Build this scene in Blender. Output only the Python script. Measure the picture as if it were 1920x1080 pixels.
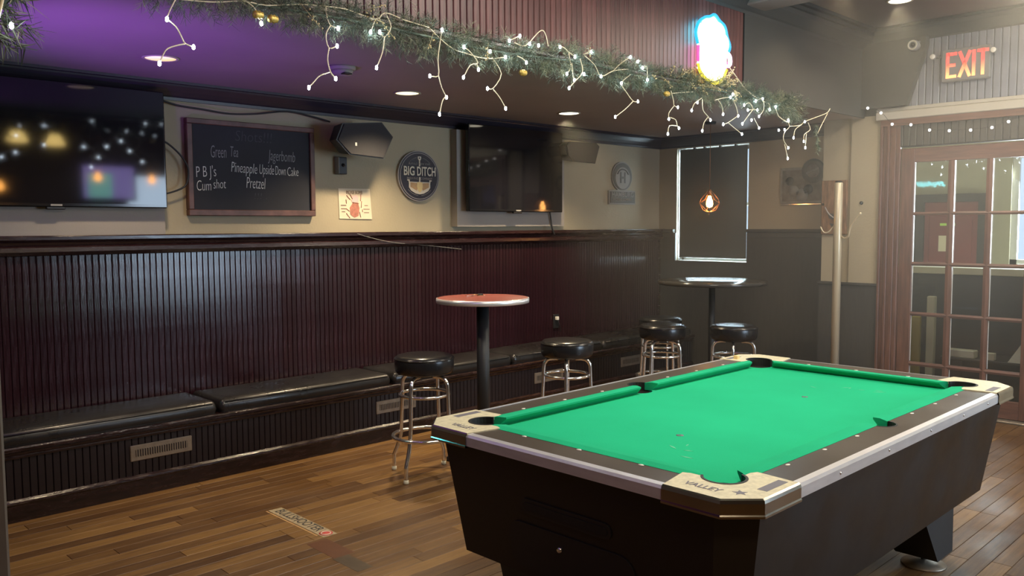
import bpy, bmesh, math, random
from mathutils import Vector, Matrix, Euler
random.seed(11)
scene = bpy.context.scene
for o in list(bpy.data.objects):
    bpy.data.objects.remove(o, do_unlink=True)
COL = scene.collection
PI = math.pi

# ------------------------------------------------------------------ camera, light, exposure
F_PX = 1585.05
cam_d = bpy.data.cameras.new('camera'); cam = bpy.data.objects.new('camera', cam_d); COL.objects.link(cam)
cam_d.sensor_fit = 'HORIZONTAL'; cam_d.sensor_width = 36.0; cam_d.lens = 36.0 * F_PX / 1920.0
cam_d.clip_start = 0.02
YAW, PITCH, ROLL = 0.79481785, 0.07379019, -0.00490017
_f = Vector((math.cos(YAW) * math.cos(PITCH), math.sin(YAW) * math.cos(PITCH), -math.sin(PITCH)))
_r = _f.cross(Vector((0, 0, 1))).normalized(); _u = _r.cross(_f)
_c, _s = math.cos(ROLL), math.sin(ROLL)
_R, _U = _r * _c + _u * _s, _u * _c - _r * _s
_m = Matrix((_R, _U, -_f)).transposed().to_4x4()
_m.translation = Vector((-2.1288, -2.2857, 1.524))
cam.matrix_world = _m
scene.camera = cam

vs = scene.view_settings
vs.view_transform = 'Standard'; vs.look = 'None'; vs.gamma = 1.0; vs.use_curve_mapping = False
vs.exposure = 0.0

w = bpy.data.worlds.new('world'); scene.world = w; w.use_nodes = True
bg = w.node_tree.nodes['Background']; bg.inputs[0].default_value = (0.62, 0.78, 1.0, 1); bg.inputs[1].default_value = 1.2
scene.cycles.max_bounces = 7; scene.cycles.adaptive_threshold = 0.02; scene.cycles.volume_step_rate = 6.0; scene.cycles.volume_max_steps = 64; scene.cycles.diffuse_bounces = 4; scene.cycles.glossy_bounces = 4; scene.cycles.transmission_bounces = 6
scene.cycles.caustics_reflective = False; scene.cycles.caustics_refractive = False; scene.cycles.sample_clamp_indirect = 4.0

def light(name, kind, loc, energy, color, size=0.1, size_y=None, target=None, spot=None, blend=0.5):
    d = bpy.data.lights.new(name, kind); d.energy = energy; d.color = color
    if kind == 'AREA':
        d.size = size
        if size_y: d.shape = 'RECTANGLE'; d.size_y = size_y
    elif kind in ('POINT', 'SPOT'):
        d.shadow_soft_size = size
    if kind == 'SPOT':
        d.spot_size = spot; d.spot_blend = blend
    o = bpy.data.objects.new(name, d); COL.objects.link(o); o.location = loc
    if target is not None:
        o.rotation_euler = (Vector(target) - Vector(loc)).to_track_quat('-Z', 'Y').to_euler()
    return o

WARM = (1.0, 0.78, 0.50)
# daylight at the windows (real openings of the room)
light('daylight_street_window', 'AREA', (3.4, -4.36, 1.45), 130, (0.62, 0.80, 1.0), 2.0, 1.7, target=(3.4, 0, 1.3))
light('daylight_blind_window', 'AREA', (5.50, 2.39, 1.73), 330, (0.72, 0.90, 1.0), 0.95, 1.25, target=(0, 2.39, 1.73))
light('daylight_porch_window', 'AREA', (7.12, -0.25, 1.65), 130, (0.85, 0.95, 1.0), 0.9, 1.1, target=(5, 0.0, 1.3))
# ceiling lamps over the pool table and the bar side
light('pool_lamp_light', 'AREA', (0.95, -0.55, 3.02), 64, (1.0, 0.92, 0.78), 1.5, 0.5, target=(0.95, -0.55, 0))
light('bar_lamp_light', 'AREA', (-1.2, -2.6, 3.0), 26, (1.0, 0.80, 0.55), 0.6, 0.6, target=(-0.6, 0.5, 0.4))
light('hall_lamp_light', 'AREA', (3.75, -1.0, 3.05), 60, (1.0, 0.86, 0.66), 0.5, 0.5, target=(3.9, -0.6, 0))
# unseen violet lamps without fixtures, added to tint the low ceiling and table chrome
light('unseen_violet_spot', 'SPOT', (-1.7, 1.3, 1.0), 185, (0.40, 0.11, 1.0), 0.08, target=(-0.45, 1.9, 2.42), spot=1.05, blend=1.0)
light('violet_fill_light', 'POINT', (-2.0, -0.3, 2.75), 14, (0.45, 0.12, 1.0), 0.15)

# ------------------------------------------------------------------ materials
MATS = {}
def mat(name, col, rough=0.5, metal=0.0, var=0.0, vscale=8.0, bump=0.0, bscale=40.0, emit=None, estr=0.0,
        coat=0.0, rnd=0.0, stretch=None, spec=0.5, alpha=None, trans=0.0, rvar=0.0):
    m = bpy.data.materials.new(name); m.use_nodes = True
    nt = m.node_tree; N = nt.nodes; L = nt.links; b = N['Principled BSDF']
    b.inputs['Roughness'].default_value = rough; b.inputs['Metallic'].default_value = metal
    b.inputs['Specular IOR Level'].default_value = spec
    b.inputs['Coat Weight'].default_value = coat; b.inputs['Coat Roughness'].default_value = 0.12
    b.inputs['Transmission Weight'].default_value = trans
    c = (*col, 1); b.inputs['Base Color'].default_value = c
    tc = N.new('ShaderNodeTexCoord'); mp = N.new('ShaderNodeMapping'); L.new(tc.outputs['Object'], mp.inputs[0])
    if stretch: mp.inputs['Scale'].default_value = stretch
    if var > 0 or rnd > 0:
        nz = N.new('ShaderNodeTexNoise'); nz.inputs['Scale'].default_value = vscale; nz.inputs['Detail'].default_value = 4
        L.new(mp.outputs[0], nz.inputs['Vector'])
        mr = N.new('ShaderNodeMapRange'); mr.inputs[1].default_value = 0.25; mr.inputs[2].default_value = 0.75
        mr.inputs[3].default_value = 1 - var; mr.inputs[4].default_value = 1 + var
        L.new(nz.outputs[0], mr.inputs[0])
        val = mr.outputs[0]
        if rnd > 0:
            oi = N.new('ShaderNodeObjectInfo'); m2 = N.new('ShaderNodeMapRange')
            m2.inputs[3].default_value = 1 - rnd; m2.inputs[4].default_value = 1 + rnd
            L.new(oi.outputs['Random'], m2.inputs[0])
            mm = N.new('ShaderNodeMath'); mm.operation = 'MULTIPLY'; L.new(val, mm.inputs[0]); L.new(m2.outputs[0], mm.inputs[1]); val = mm.outputs[0]
        vm = N.new('ShaderNodeVectorMath'); vm.operation = 'SCALE'; vm.inputs[0].default_value = col
        L.new(val, vm.inputs['Scale']); L.new(vm.outputs[0], b.inputs['Base Color'])
        if rvar > 0:
            m3 = N.new('ShaderNodeMapRange'); m3.inputs[1].default_value = 0.3; m3.inputs[2].default_value = 0.7
            m3.inputs[3].default_value = max(0.03, rough - rvar); m3.inputs[4].default_value = rough + rvar
            L.new(nz.outputs[0], m3.inputs[0]); L.new(m3.outputs[0], b.inputs['Roughness'])
    if bump > 0:
        n2 = N.new('ShaderNodeTexNoise'); n2.inputs['Scale'].default_value = bscale; n2.inputs['Detail'].default_value = 3
        L.new(mp.outputs[0], n2.inputs['Vector'])
        bp = N.new('ShaderNodeBump'); bp.inputs['Strength'].default_value = bump; bp.inputs['Distance'].default_value = 0.01
        L.new(n2.outputs[0], bp.inputs['Height']); L.new(bp.outputs[0], b.inputs['Normal'])
    if emit is not None:
        b.inputs['Emission Color'].default_value = (*emit, 1); b.inputs['Emission Strength'].default_value = estr
    MATS[name] = m
    return m

mat('beige_wall', (0.40, 0.345, 0.235), 0.75, var=0.05, vscale=3, bump=0.15, bscale=60)
mat('grey_panel_wall', (0.33, 0.30, 0.27), 0.7, var=0.05, vscale=3, bump=0.1, bscale=60)
mat('mahogany', (0.021, 0.0065, 0.010), 0.20, var=0.25, vscale=14, stretch=(6, 6, 0.6), rnd=0.15, bump=0.05, bscale=30, rvar=0.06)
mat('mahogany_plain', (0.020, 0.007, 0.008), 0.24, var=0.25, vscale=10, stretch=(0.6, 6, 6), bump=0.06, bscale=30, rvar=0.08)
mat('bench_dark', (0.0105, 0.005, 0.006), 0.42, var=0.25, vscale=10, stretch=(0.6, 6, 6))
mat('sticker_tan', (0.36, 0.29, 0.18), 0.5, var=0.35, vscale=45)
mat('worn_mahogany', (0.020, 0.009, 0.008), 0.22, var=0.7, vscale=9, stretch=(1.2, 6, 6), bump=0.2, bscale=25, rvar=0.12)
mat('dark_wainscot', (0.045, 0.040, 0.034), 0.55, var=0.15, vscale=10, stretch=(6, 6, 0.6), rnd=0.08)
mat('fascia_wood', (0.105, 0.038, 0.034), 0.38, var=0.35, vscale=16, stretch=(8, 8, 0.5), rnd=0.25, bump=0.1, bscale=40)
mat('crown_paint', (0.030, 0.024, 0.034), 0.35, var=0.15, vscale=5)
mat('low_ceiling', (0.34, 0.29, 0.27), 0.6, var=0.05, vscale=3)
mat('high_ceiling', (0.22, 0.18, 0.15), 0.6, var=0.05, vscale=3)
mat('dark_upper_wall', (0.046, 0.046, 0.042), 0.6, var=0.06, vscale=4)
mat('transom_board', (0.19, 0.20, 0.23), 0.45, var=0.10, vscale=10, rnd=0.08)
mat('pale_trim', (0.40, 0.37, 0.31), 0.5, var=0.05)
mat('door_wood', (0.13, 0.055, 0.034), 0.38, var=0.40, vscale=6, stretch=(8, 8, 0.8), bump=0.08)
mat('door_rail_wood', (0.13, 0.058, 0.038), 0.38, var=0.35, vscale=6, stretch=(8, 0.8, 8), bump=0.08)
mat('right_wall', (0.20, 0.16, 0.13), 0.7, var=0.05)
def glass_mat():
    # window pane: clear, with a mirror sheen that grows at grazing angles
    m = bpy.data.materials.new('glass'); m.use_nodes = True; nt = m.node_tree; N = nt.nodes; L = nt.links
    N.remove(N['Principled BSDF'])
    t = N.new('ShaderNodeBsdfTransparent'); t.inputs[0].default_value = (0.96, 0.98, 0.97, 1)
    g = N.new('ShaderNodeBsdfGlossy'); g.inputs['Roughness'].default_value = 0.03
    fr = N.new('ShaderNodeFresnel'); fr.inputs['IOR'].default_value = 1.5
    mx = N.new('ShaderNodeMixShader'); L.new(fr.outputs[0], mx.inputs[0]); L.new(t.outputs[0], mx.inputs[1]); L.new(g.outputs[0], mx.inputs[2])
    L.new(mx.outputs[0], N['Material Output'].inputs[0]); MATS['glass'] = m
glass_mat()
mat('blind_cloth', (0.075, 0.070, 0.058), 0.8, var=0.06, vscale=4)
mat('white_trim', (0.65, 0.65, 0.62), 0.4)
mat('black_gloss', (0.010, 0.010, 0.012), 0.10, var=0.05)
mat('tv_screen', (0.006, 0.006, 0.009), 0.055, bump=0.004, bscale=3)
mat('black_plastic', (0.014, 0.013, 0.014), 0.45, var=0.1)
mat('speaker_grille', (0.018, 0.017, 0.020), 0.75, var=0.2, vscale=200)
mat('vinyl_black', (0.016, 0.015, 0.015), 0.30, var=0.25, vscale=5, bump=0.10, bscale=14, rvar=0.08)
mat('seat_vinyl', (0.014, 0.014, 0.015), 0.24, var=0.2, vscale=6, bump=0.05, bscale=16)
mat('chrome', (0.85, 0.83, 0.78), 0.16, 0.95, var=0.12, vscale=20)
mat('brushed_alu', (0.90, 0.89, 0.90), 0.30, 0.65, var=0.08, vscale=10, stretch=(1, 1, 4))
mat('cap_chrome', (0.50, 0.46, 0.40), 0.12, 1.0, var=0.1)
mat('cast_iron', (0.016, 0.017, 0.018), 0.5, var=0.2)
mat('felt', (0.016, 0.43, 0.205), 0.95, var=0.10, vscale=2.2, bump=0.15, bscale=400, spec=0.1)
mat('felt_cushion', (0.016, 0.41, 0.195), 0.95, var=0.08, vscale=6, bump=0.15, bscale=400, spec=0.1)
mat('chalk_dust', (0.10, 0.50, 0.28), 0.95)
mat('rail_laminate', (0.075, 0.060, 0.045), 0.34, var=0.12, vscale=3, rvar=0.05)
mat('cabinet_black', (0.014, 0.011, 0.009), 0.40, var=0.3, vscale=5, rvar=0.08)
mat('cap_plastic', (0.66, 0.60, 0.40), 0.45, var=0.18, vscale=60)
mat('pocket_rubber', (0.012, 0.011, 0.010), 0.6)
mat('ink_grey', (0.16, 0.15, 0.17), 0.6)
mat('ink_black', (0.02, 0.02, 0.02), 0.6)
mat('pearl', (0.80, 0.76, 0.66), 0.35)
mat('red_laminate', (0.26, 0.060, 0.045), 0.42, var=0.12, vscale=10)
mat('dark_laminate', (0.045, 0.042, 0.038), 0.16, var=0.1)
mat('slate_board', (0.018, 0.019, 0.026), 0.75, var=0.25, vscale=4)
mat('frame_wood', (0.12, 0.055, 0.042), 0.5, var=0.45, vscale=14)
mat('chalk_bright', (0.75, 0.75, 0.72), 0.9)
mat('chalk_mid', (0.32, 0.32, 0.33), 0.9)
mat('chalk_faint', (0.075, 0.075, 0.085), 0.9)
mat('paper', (0.72, 0.62, 0.46), 0.8, var=0.04)
mat('paper_red', (0.42, 0.17, 0.12), 0.8, var=0.3, vscale=40)
mat('paper_pink', (0.70, 0.48, 0.46), 0.8)
mat('paper_ink', (0.26, 0.17, 0.12), 0.8)
mat('sign_dark', (0.018, 0.016, 0.028), 0.35)
mat('sign_rim', (0.32, 0.29, 0.27), 0.4)
mat('sign_cream', (0.72, 0.64, 0.50), 0.5)
mat('sign_tan', (0.48, 0.29, 0.13), 0.5, var=0.2, vscale=30)
mat('sign_gold', (0.78, 0.58, 0.25), 0.5)
mat('sign_grey', (0.28, 0.27, 0.25), 0.5)
mat('sign_charcoal', (0.055, 0.052, 0.048), 0.5)
mat('steel_vent', (0.30, 0.25, 0.19), 0.42, 0.6, var=0.2, vscale=25)
mat('vent_dark', (0.03, 0.02, 0.015), 0.7)
mat('cream_metal', (0.62, 0.54, 0.38), 0.30, 0.3, var=0.05)
mat('plank_wood', (0.22, 0.115, 0.055), 0.7, var=0.6, vscale=9, stretch=(1, 5, 1.2), bump=0.3, bscale=30)
mat('needle_green', (0.115, 0.150, 0.110), 0.6, var=0.5, vscale=30)
mat('needle_tip', (0.25, 0.27, 0.17), 0.6, var=0.4, vscale=30)
mat('wire_cream', (0.85, 0.74, 0.52), 0.45, emit=(1.0, 0.8, 0.5), estr=0.0)
mat('wire_black', (0.012, 0.012, 0.013), 0.5)
mat('berry', (0.62, 0.50, 0.26), 0.35, 0.2)
mat('gold_cone', (0.62, 0.42, 0.10), 0.4, 0.4, var=0.4, vscale=60)
mat('bulb_lit', (1, 1, 1), 0.3, emit=(0.72, 0.86, 1.0), estr=75)
mat('bulb_warm', (1, 1, 1), 0.3, emit=(1.0, 0.94, 0.86), estr=7)
mat('downlight_lit', (1, 1, 1), 0.4, emit=(1.0, 0.80, 0.42), estr=2.4)
mat('downlight_hot', (1, 1, 1), 0.4, emit=(1.0, 0.90, 0.70), estr=7)
mat('downlight_dim', (1, 1, 1), 0.4, emit=(1.0, 0.74, 0.30), estr=1.0)
mat('neon_cyan', (1, 1, 1), 0.4, emit=(0.25, 0.80, 1.0), estr=9)
mat('neon_pink', (1, 1, 1), 0.4, emit=(1.0, 0.55, 0.85), estr=8)
mat('neon_yellow', (1, 1, 1), 0.4, emit=(1.0, 0.90, 0.25), estr=8)
mat('exit_red', (1, 0.1, 0.1), 0.4, emit=(1.0, 0.075, 0.05), estr=1.15)
mat('exit_hot', (1, 0.3, 0.1), 0.4, emit=(1.0, 0.42, 0.10), estr=1.5)
mat('exit_case', (0.20, 0.20, 0.19), 0.5)
mat('filament', (1, 0.6, 0.2), 0.4, emit=(1.0, 0.42, 0.10), estr=30)
mat('amber_glass', (0.95, 0.45, 0.12), 0.05, trans=0.9, emit=(1.0, 0.30, 0.05), estr=0.8)
mat('cage_copper', (0.55, 0.26, 0.12), 0.35, 0.9)
mat('red_paint', (0.20, 0.035, 0.028), 0.5, var=0.1)
mat('yellow_paint', (0.50, 0.40, 0.06), 0.5, var=0.1)
mat('cream_paint', (0.55, 0.52, 0.40), 0.5)
mat('porch_wall', (0.40, 0.37, 0.26), 0.8, var=0.04)
mat('dark_brown', (0.030, 0.022, 0.018), 0.5, var=0.1)
mat('lime', (0.5, 0.8, 0.1), 0.5)
mat('poster_print', (0.13, 0.115, 0.09), 0.5, var=0.6, vscale=14)
mat('poster_grey', (0.22, 0.20, 0.17), 0.5, var=0.3, vscale=20)
mat('brass', (0.6, 0.42, 0.2), 0.3, 1.0)
mat('red_dot', (0.5, 0.06, 0.05), 0.6)
mat('tape_grey', (0.085, 0.062, 0.040), 0.35, var=0.3, vscale=20)
mat('tape_wood', (0.12, 0.048, 0.022), 0.4, var=0.15, vscale=20)
mat('post_wood', (0.10, 0.075, 0.06), 0.5, var=0.15)
mat('screen_lit', (0, 0, 0), 0.4, emit=(0.45, 0.35, 0.9), estr=6)
mat('screen_lit_cyan', (0, 0, 0), 0.4, emit=(0.35, 0.9, 0.8), estr=6)
mat('lamp_shade_lit', (1, 1, 1), 0.4, emit=(1.0, 0.70, 0.22), estr=16)
mat('pendant_glow', (1, 1, 1), 0.4, emit=(1.0, 0.42, 0.08), estr=40)

# hardwood floor board: colour differs from board to board, long grain along X
def floor_mat(name):
    m = bpy.data.materials.new(name); m.use_nodes = True
    nt = m.node_tree; N = nt.nodes; L = nt.links; b = N['Principled BSDF']
    tc = N.new('ShaderNodeTexCoord'); geo = N.new('ShaderNodeNewGeometry'); mp = N.new('ShaderNodeMapping')
    mp.inputs['Scale'].default_value = (1.6, 22, 1); L.new(geo.outputs['Position'], mp.inputs[0])
    n1 = N.new('ShaderNodeTexNoise'); n1.inputs['Scale'].default_value = 2.2; n1.inputs['Detail'].default_value = 6; n1.inputs['Roughness'].default_value = 0.65
    L.new(mp.outputs[0], n1.inputs['Vector'])
    oi = N.new('ShaderNodeObjectInfo')
    ad = N.new('ShaderNodeMath'); ad.operation = 'MULTIPLY_ADD'; ad.inputs[1].default_value = 0.42; L.new(oi.outputs['Random'], ad.inputs[0])
    m1 = N.new('ShaderNodeMath'); m1.operation = 'MULTIPLY'; m1.inputs[1].default_value = 0.82; L.new(n1.outputs[0], m1.inputs[0]); L.new(m1.outputs[0], ad.inputs[2])
    cr = N.new('ShaderNodeValToRGB'); e = cr.color_ramp.elements
    e[0].position = 0.16; e[0].color = (0.036, 0.016, 0.007, 1); e[1].position = 0.86; e[1].color = (0.24, 0.132, 0.042, 1)
    x = e.new(0.42); x.color = (0.085, 0.040, 0.014, 1); x = e.new(0.64); x.color = (0.145, 0.074, 0.024, 1)
    L.new(ad.outputs[0], cr.inputs[0]); L.new(cr.outputs[0], b.inputs['Base Color'])
    n3 = N.new('ShaderNodeTexNoise'); n3.inputs['Scale'].default_value = 3.0; n3.inputs['Detail'].default_value = 3; L.new(geo.outputs['Position'], n3.inputs['Vector'])
    mr = N.new('ShaderNodeMapRange'); mr.inputs[1].default_value = 0.3; mr.inputs[2].default_value = 0.7; mr.inputs[3].default_value = 0.30; mr.inputs[4].default_value = 0.52
    L.new(n3.outputs[0], mr.inputs[0]); L.new(mr.outputs[0], b.inputs['Roughness'])
    bp = N.new('ShaderNodeBump'); bp.inputs['Strength'].default_value = 0.12; bp.inputs['Distance'].default_value = 0.01
    L.new(n1.outputs[0], bp.inputs['Height']); L.new(bp.outputs[0], b.inputs['Normal'])
    MATS[name] = m
floor_mat('floor_board')
mat('neon_blue_halo', (0, 0, 0), 0.4, emit=(0.03, 0.45, 1.0), estr=1.6)
mat('neon_pink_halo', (0, 0, 0), 0.4, emit=(1.0, 0.12, 0.45), estr=1.4)
mat('neon_yellow_halo', (0, 0, 0), 0.4, emit=(1.0, 0.85, 0.05), estr=1.4)
mat('neon_script', (0, 0, 0), 0.4, emit=(0.15, 0.9, 1.0), estr=30)
# exit letters: backlit from a lamp at the bottom of the case, so they run from red to orange
def exit_mat():
    N = MATS['exit_red'].node_tree.nodes; L = MATS['exit_red'].node_tree.links; b = N['Principled BSDF']
    g = N.new('ShaderNodeNewGeometry'); sx_ = N.new('ShaderNodeSeparateXYZ'); L.new(g.outputs['Position'], sx_.inputs[0])
    mr = N.new('ShaderNodeMapRange'); mr.inputs[1].default_value = 2.648; mr.inputs[2].default_value = 2.76; L.new(sx_.outputs[2], mr.inputs[0])
    cr = N.new('ShaderNodeValToRGB'); cr.color_ramp.elements[0].color = (1.0, 0.55, 0.16, 1); cr.color_ramp.elements[1].color = (1.0, 0.05, 0.035, 1)
    L.new(mr.outputs[0], cr.inputs[0]); L.new(cr.outputs[0], b.inputs['Emission Color']); b.inputs['Emission Strength'].default_value = 1.7
exit_mat()

# ------------------------------------------------------------------ mesh helpers
ORIG = {}          # world origin of things that carry parts
class MB:
    def __init__(s): s.v = []; s.f = []; s.sm = []
    def add(s, vs, fs, smooth=False):
        n = len(s.v); s.v += [tuple(p) for p in vs]; s.f += [tuple(i + n for i in f) for f in fs]; s.sm += [smooth] * len(fs); return s
    def box(s, x0, x1, y0, y1, z0, z1):
        return s.add([(x0, y0, z0), (x1, y0, z0), (x1, y1, z0), (x0, y1, z0), (x0, y0, z1), (x1, y0, z1), (x1, y1, z1), (x0, y1, z1)],
                     [(3, 2, 1, 0), (4, 5, 6, 7), (0, 1, 5, 4), (1, 2, 6, 5), (2, 3, 7, 6), (3, 0, 4, 7)])
    def cbox(s, x0, x1, y0, y1, z0, z1, c=0.004):
        # box with chamfered edges on every side
        xs = (x0, x1); ys = (y0, y1); zs = (z0, z1)
        bm = bmesh.new(); bmesh.ops.create_cube(bm, size=1)
        for v in bm.verts:
            v.co = Vector((xs[v.co.x > 0], ys[v.co.y > 0], zs[v.co.z > 0]))
        bmesh.ops.bevel(bm, geom=bm.edges[:] + bm.verts[:], offset=c, segments=1, affect='EDGES')
        bm.verts.index_update(); s.add([v.co[:] for v in bm.verts], [[v.index for v in f.verts] for f in bm.faces]); bm.free(); return s
    def hexa(s, lo, hi):
        # two quads (bottom, top), both counter-clockwise from above
        return s.add(list(lo) + list(hi), [(3, 2, 1, 0), (4, 5, 6, 7), (0, 1, 5, 4), (1, 2, 6, 5), (2, 3, 7, 6), (3, 0, 4, 7)])
    def prism(s, pts, a, b, axis='z', smooth=False, b_pts=None):
        # polygon extruded along an axis; pts in the two other axes' order (x,y) (x,z) (y,z)
        def P(p, t): return {'z': (p[0], p[1], t), 'y': (p[0], t, p[1]), 'x': (t, p[0], p[1])}[axis]
        n = len(pts); q = b_pts or pts
        vs = [P(p, a) for p in pts] + [P(p, b) for p in q]
        s.add(vs, [tuple(range(n - 1, -1, -1)), tuple(range(n, 2 * n))])
        n0 = len(s.v) - 2 * n
        for i in range(n):
            j = (i + 1) % n; s.f.append((n0 + i, n0 + j, n0 + n + j, n0 + n + i)); s.sm.append(smooth)
        return s
    def tube(s, path, r, n=8, closed=False, cap=True):
        path = [Vector(p) for p in path]; m = len(path); rings = []; up = None
        rr = r if isinstance(r, (list, tuple)) else [r] * m
        for i, p in enumerate(path):
            a = path[(i - 1) % m] if (closed or i > 0) else p; b = path[(i + 1) % m] if (closed or i < m - 1) else p
            t = (b - a).normalized()
            if up is None:
                up = Vector((0, 0, 1)) if abs(t.z) < 0.9 else Vector((1, 0, 0))
            x = t.cross(up)
            if x.length < 1e-4: x = t.orthogonal()
            x.normalize(); y = x.cross(t); up = y
            rings.append([p + (x * math.cos(k * 2 * PI / n) + y * math.sin(k * 2 * PI / n)) * rr[i] for k in range(n)])
        n0 = len(s.v); s.v += [tuple(q) for ring in rings for q in ring]
        for i in range(m if closed else m - 1):
            j = (i + 1) % m
            for k in range(n):
                l = (k + 1) % n; s.f.append((n0 + i * n + k, n0 + i * n + l, n0 + j * n + l, n0 + j * n + k)); s.sm.append(True)
        if cap and not closed:
            s.f.append(tuple(n0 + k for k in range(n - 1, -1, -1))); s.f.append(tuple(n0 + (m - 1) * n + k for k in range(n))); s.sm += [False, False]
        return s
    def ring(s, c, R, r, n=28, m=8, axis='z'):
        def P(a):
            x, y = R * math.cos(a), R * math.sin(a)
            return {'z': (c[0] + x, c[1] + y, c[2]), 'x': (c[0], c[1] + x, c[2] + y), 'y': (c[0] + x, c[1], c[2] + y)}[axis]
        return s.tube([P(k * 2 * PI / n) for k in range(n)], r, m, closed=True)
    def lathe(s, prof, c=(0, 0, 0), n=32, axis='z', smooth=True, caps=True):
        n0 = len(s.v)
        for r, h in prof:
            for k in range(n):
                a = k * 2 * PI / n; x, y = r * math.cos(a), r * math.sin(a)
                s.v.append({'z': (c[0] + x, c[1] + y, c[2] + h), 'x': (c[0] + h, c[1] + x, c[2] + y), 'y': (c[0] + x, c[1] + h, c[2] + y)}[axis])
        for i in range(len(prof) - 1):
            for k in range(n):
                l = (k + 1) % n; s.f.append((n0 + i * n + k, n0 + i * n + l, n0 + (i + 1) * n + l, n0 + (i + 1) * n + k)); s.sm.append(smooth)
        if caps and prof[0][0] > 1e-5: s.f.append(tuple(n0 + k for k in range(n - 1, -1, -1))); s.sm.append(False)
        if caps and prof[-1][0] > 1e-5: s.f.append(tuple(n0 + (len(prof) - 1) * n + k for k in range(n))); s.sm.append(False)
        return s
    def ball(s, c, r, n=8, m=6, sz=1.0):
        return s.lathe([(max(1e-6, r * math.sin(PI * i / m)), -r * sz * math.cos(PI * i / m)) for i in range(m + 1)], c, n)
    def text(s, txt, size, org, right, up, depth=0.0006, sx=1.0, shear=0.0, offset=0.0, align='CENTER', width=None):
        cu = bpy.data.curves.new('t', 'FONT'); cu.body = txt; cu.size = size; cu.align_x = align; cu.align_y = 'CENTER'
        cu.extrude = depth; cu.shear = shear; cu.offset = offset; cu.resolution_u = 3
        ob = bpy.data.objects.new('t', cu); COL.objects.link(ob)
        me = bpy.data.meshes.new_from_object(ob.evaluated_get(bpy.context.evaluated_depsgraph_get()))
        if width:
            xs_ = [v.co.x for v in me.vertices]; sx = width / (max(xs_) - min(xs_))
        right = Vector(right).normalized(); up = Vector(up).normalized(); nn = right.cross(up); org = Vector(org)
        s.add([org + right * v.co.x * sx + up * v.co.y + nn * v.co.z for v in me.vertices], [tuple(p.vertices) for p in me.polygons])
        bpy.data.objects.remove(ob, do_unlink=True); bpy.data.curves.remove(cu); bpy.data.meshes.remove(me)
        return s
    def mesh(s, name, off=(0, 0, 0)):
        me = bpy.data.meshes.new(name)
        me.from_pydata([(a - off[0], b - off[1], c - off[2]) for a, b, c in s.v], [], s.f); me.update()
        me.polygons.foreach_set('use_smooth', s.sm)
        bm = bmesh.new(); bm.from_mesh(me); bmesh.ops.recalc_face_normals(bm, faces=bm.faces[:]); bm.to_mesh(me); bm.free()
        return me
    def build(s, name, m, parent=None, origin=None, **props):
        off = origin if origin is not None else (ORIG[parent.name] if parent is not None else (0, 0, 0))
        me = s.mesh(name, off); me.materials.append(MATS[m])
        o = bpy.data.objects.new(name, me); COL.objects.link(o)
        if parent is not None:
            po = ORIG[parent.name]; o.parent = parent; o.location = tuple(a - b for a, b in zip(off, po))
        else:
            o.location = off
        ORIG[o.name] = tuple(off)
        for k, v in props.items(): o[k] = v
        return o

def tag(o, label, cat, group=None, kind=None):
    o['label'] = label; o['category'] = cat
    if group: o['group'] = group
    if kind: o['kind'] = kind
    return o
def thing(name, loc, label, cat, group=None):
    o = bpy.data.objects.new(name, None); COL.objects.link(o); o.location = loc; o.empty_display_size = 0.1
    ORIG[o.name] = tuple(loc)
    return tag(o, label, cat, group)
def struct(mb, name, m, parent=None, **kw):
    o = mb.build(name, m, parent, **kw)
    if parent is None: o['kind'] = 'structure'
    return o
def part_copy(src, parent, loc):
    c = src.copy(); COL.objects.link(c); c.parent = parent; c.location = loc; return c
def copy_tree(root, loc, rz, label):
    r = root.copy(); COL.objects.link(r); r.location = loc; r.rotation_euler = (0, 0, rz); r['label'] = label
    for ch in list(root.children):
        c = ch.copy(); COL.objects.link(c); c.parent = r
        for g in list(ch.children):
            d = g.copy(); COL.objects.link(d); d.parent = c
    return r
def arc(cx, cy, r, a0, a1, n):
    return [(cx + r * math.cos(a0 + (a1 - a0) * i / n), cy + r * math.sin(a0 + (a1 - a0) * i / n)) for i in range(n + 1)]
def smooth_path(pts, k=4):
    # Catmull-Rom through the points
    P = [Vector(p) for p in pts]; out = []
    for i in range(len(P) - 1):
        a = P[max(i - 1, 0)]; b = P[i]; c = P[i + 1]; d = P[min(i + 2, len(P) - 1)]
        for j in range(k):
            t = j / k
            out.append(0.5 * ((2 * b) + (c - a) * t + (2 * a - 5 * b + 4 * c - d) * t * t + (3 * b - a - 3 * c + d) * t ** 3))
    out.append(P[-1]); return out
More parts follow.
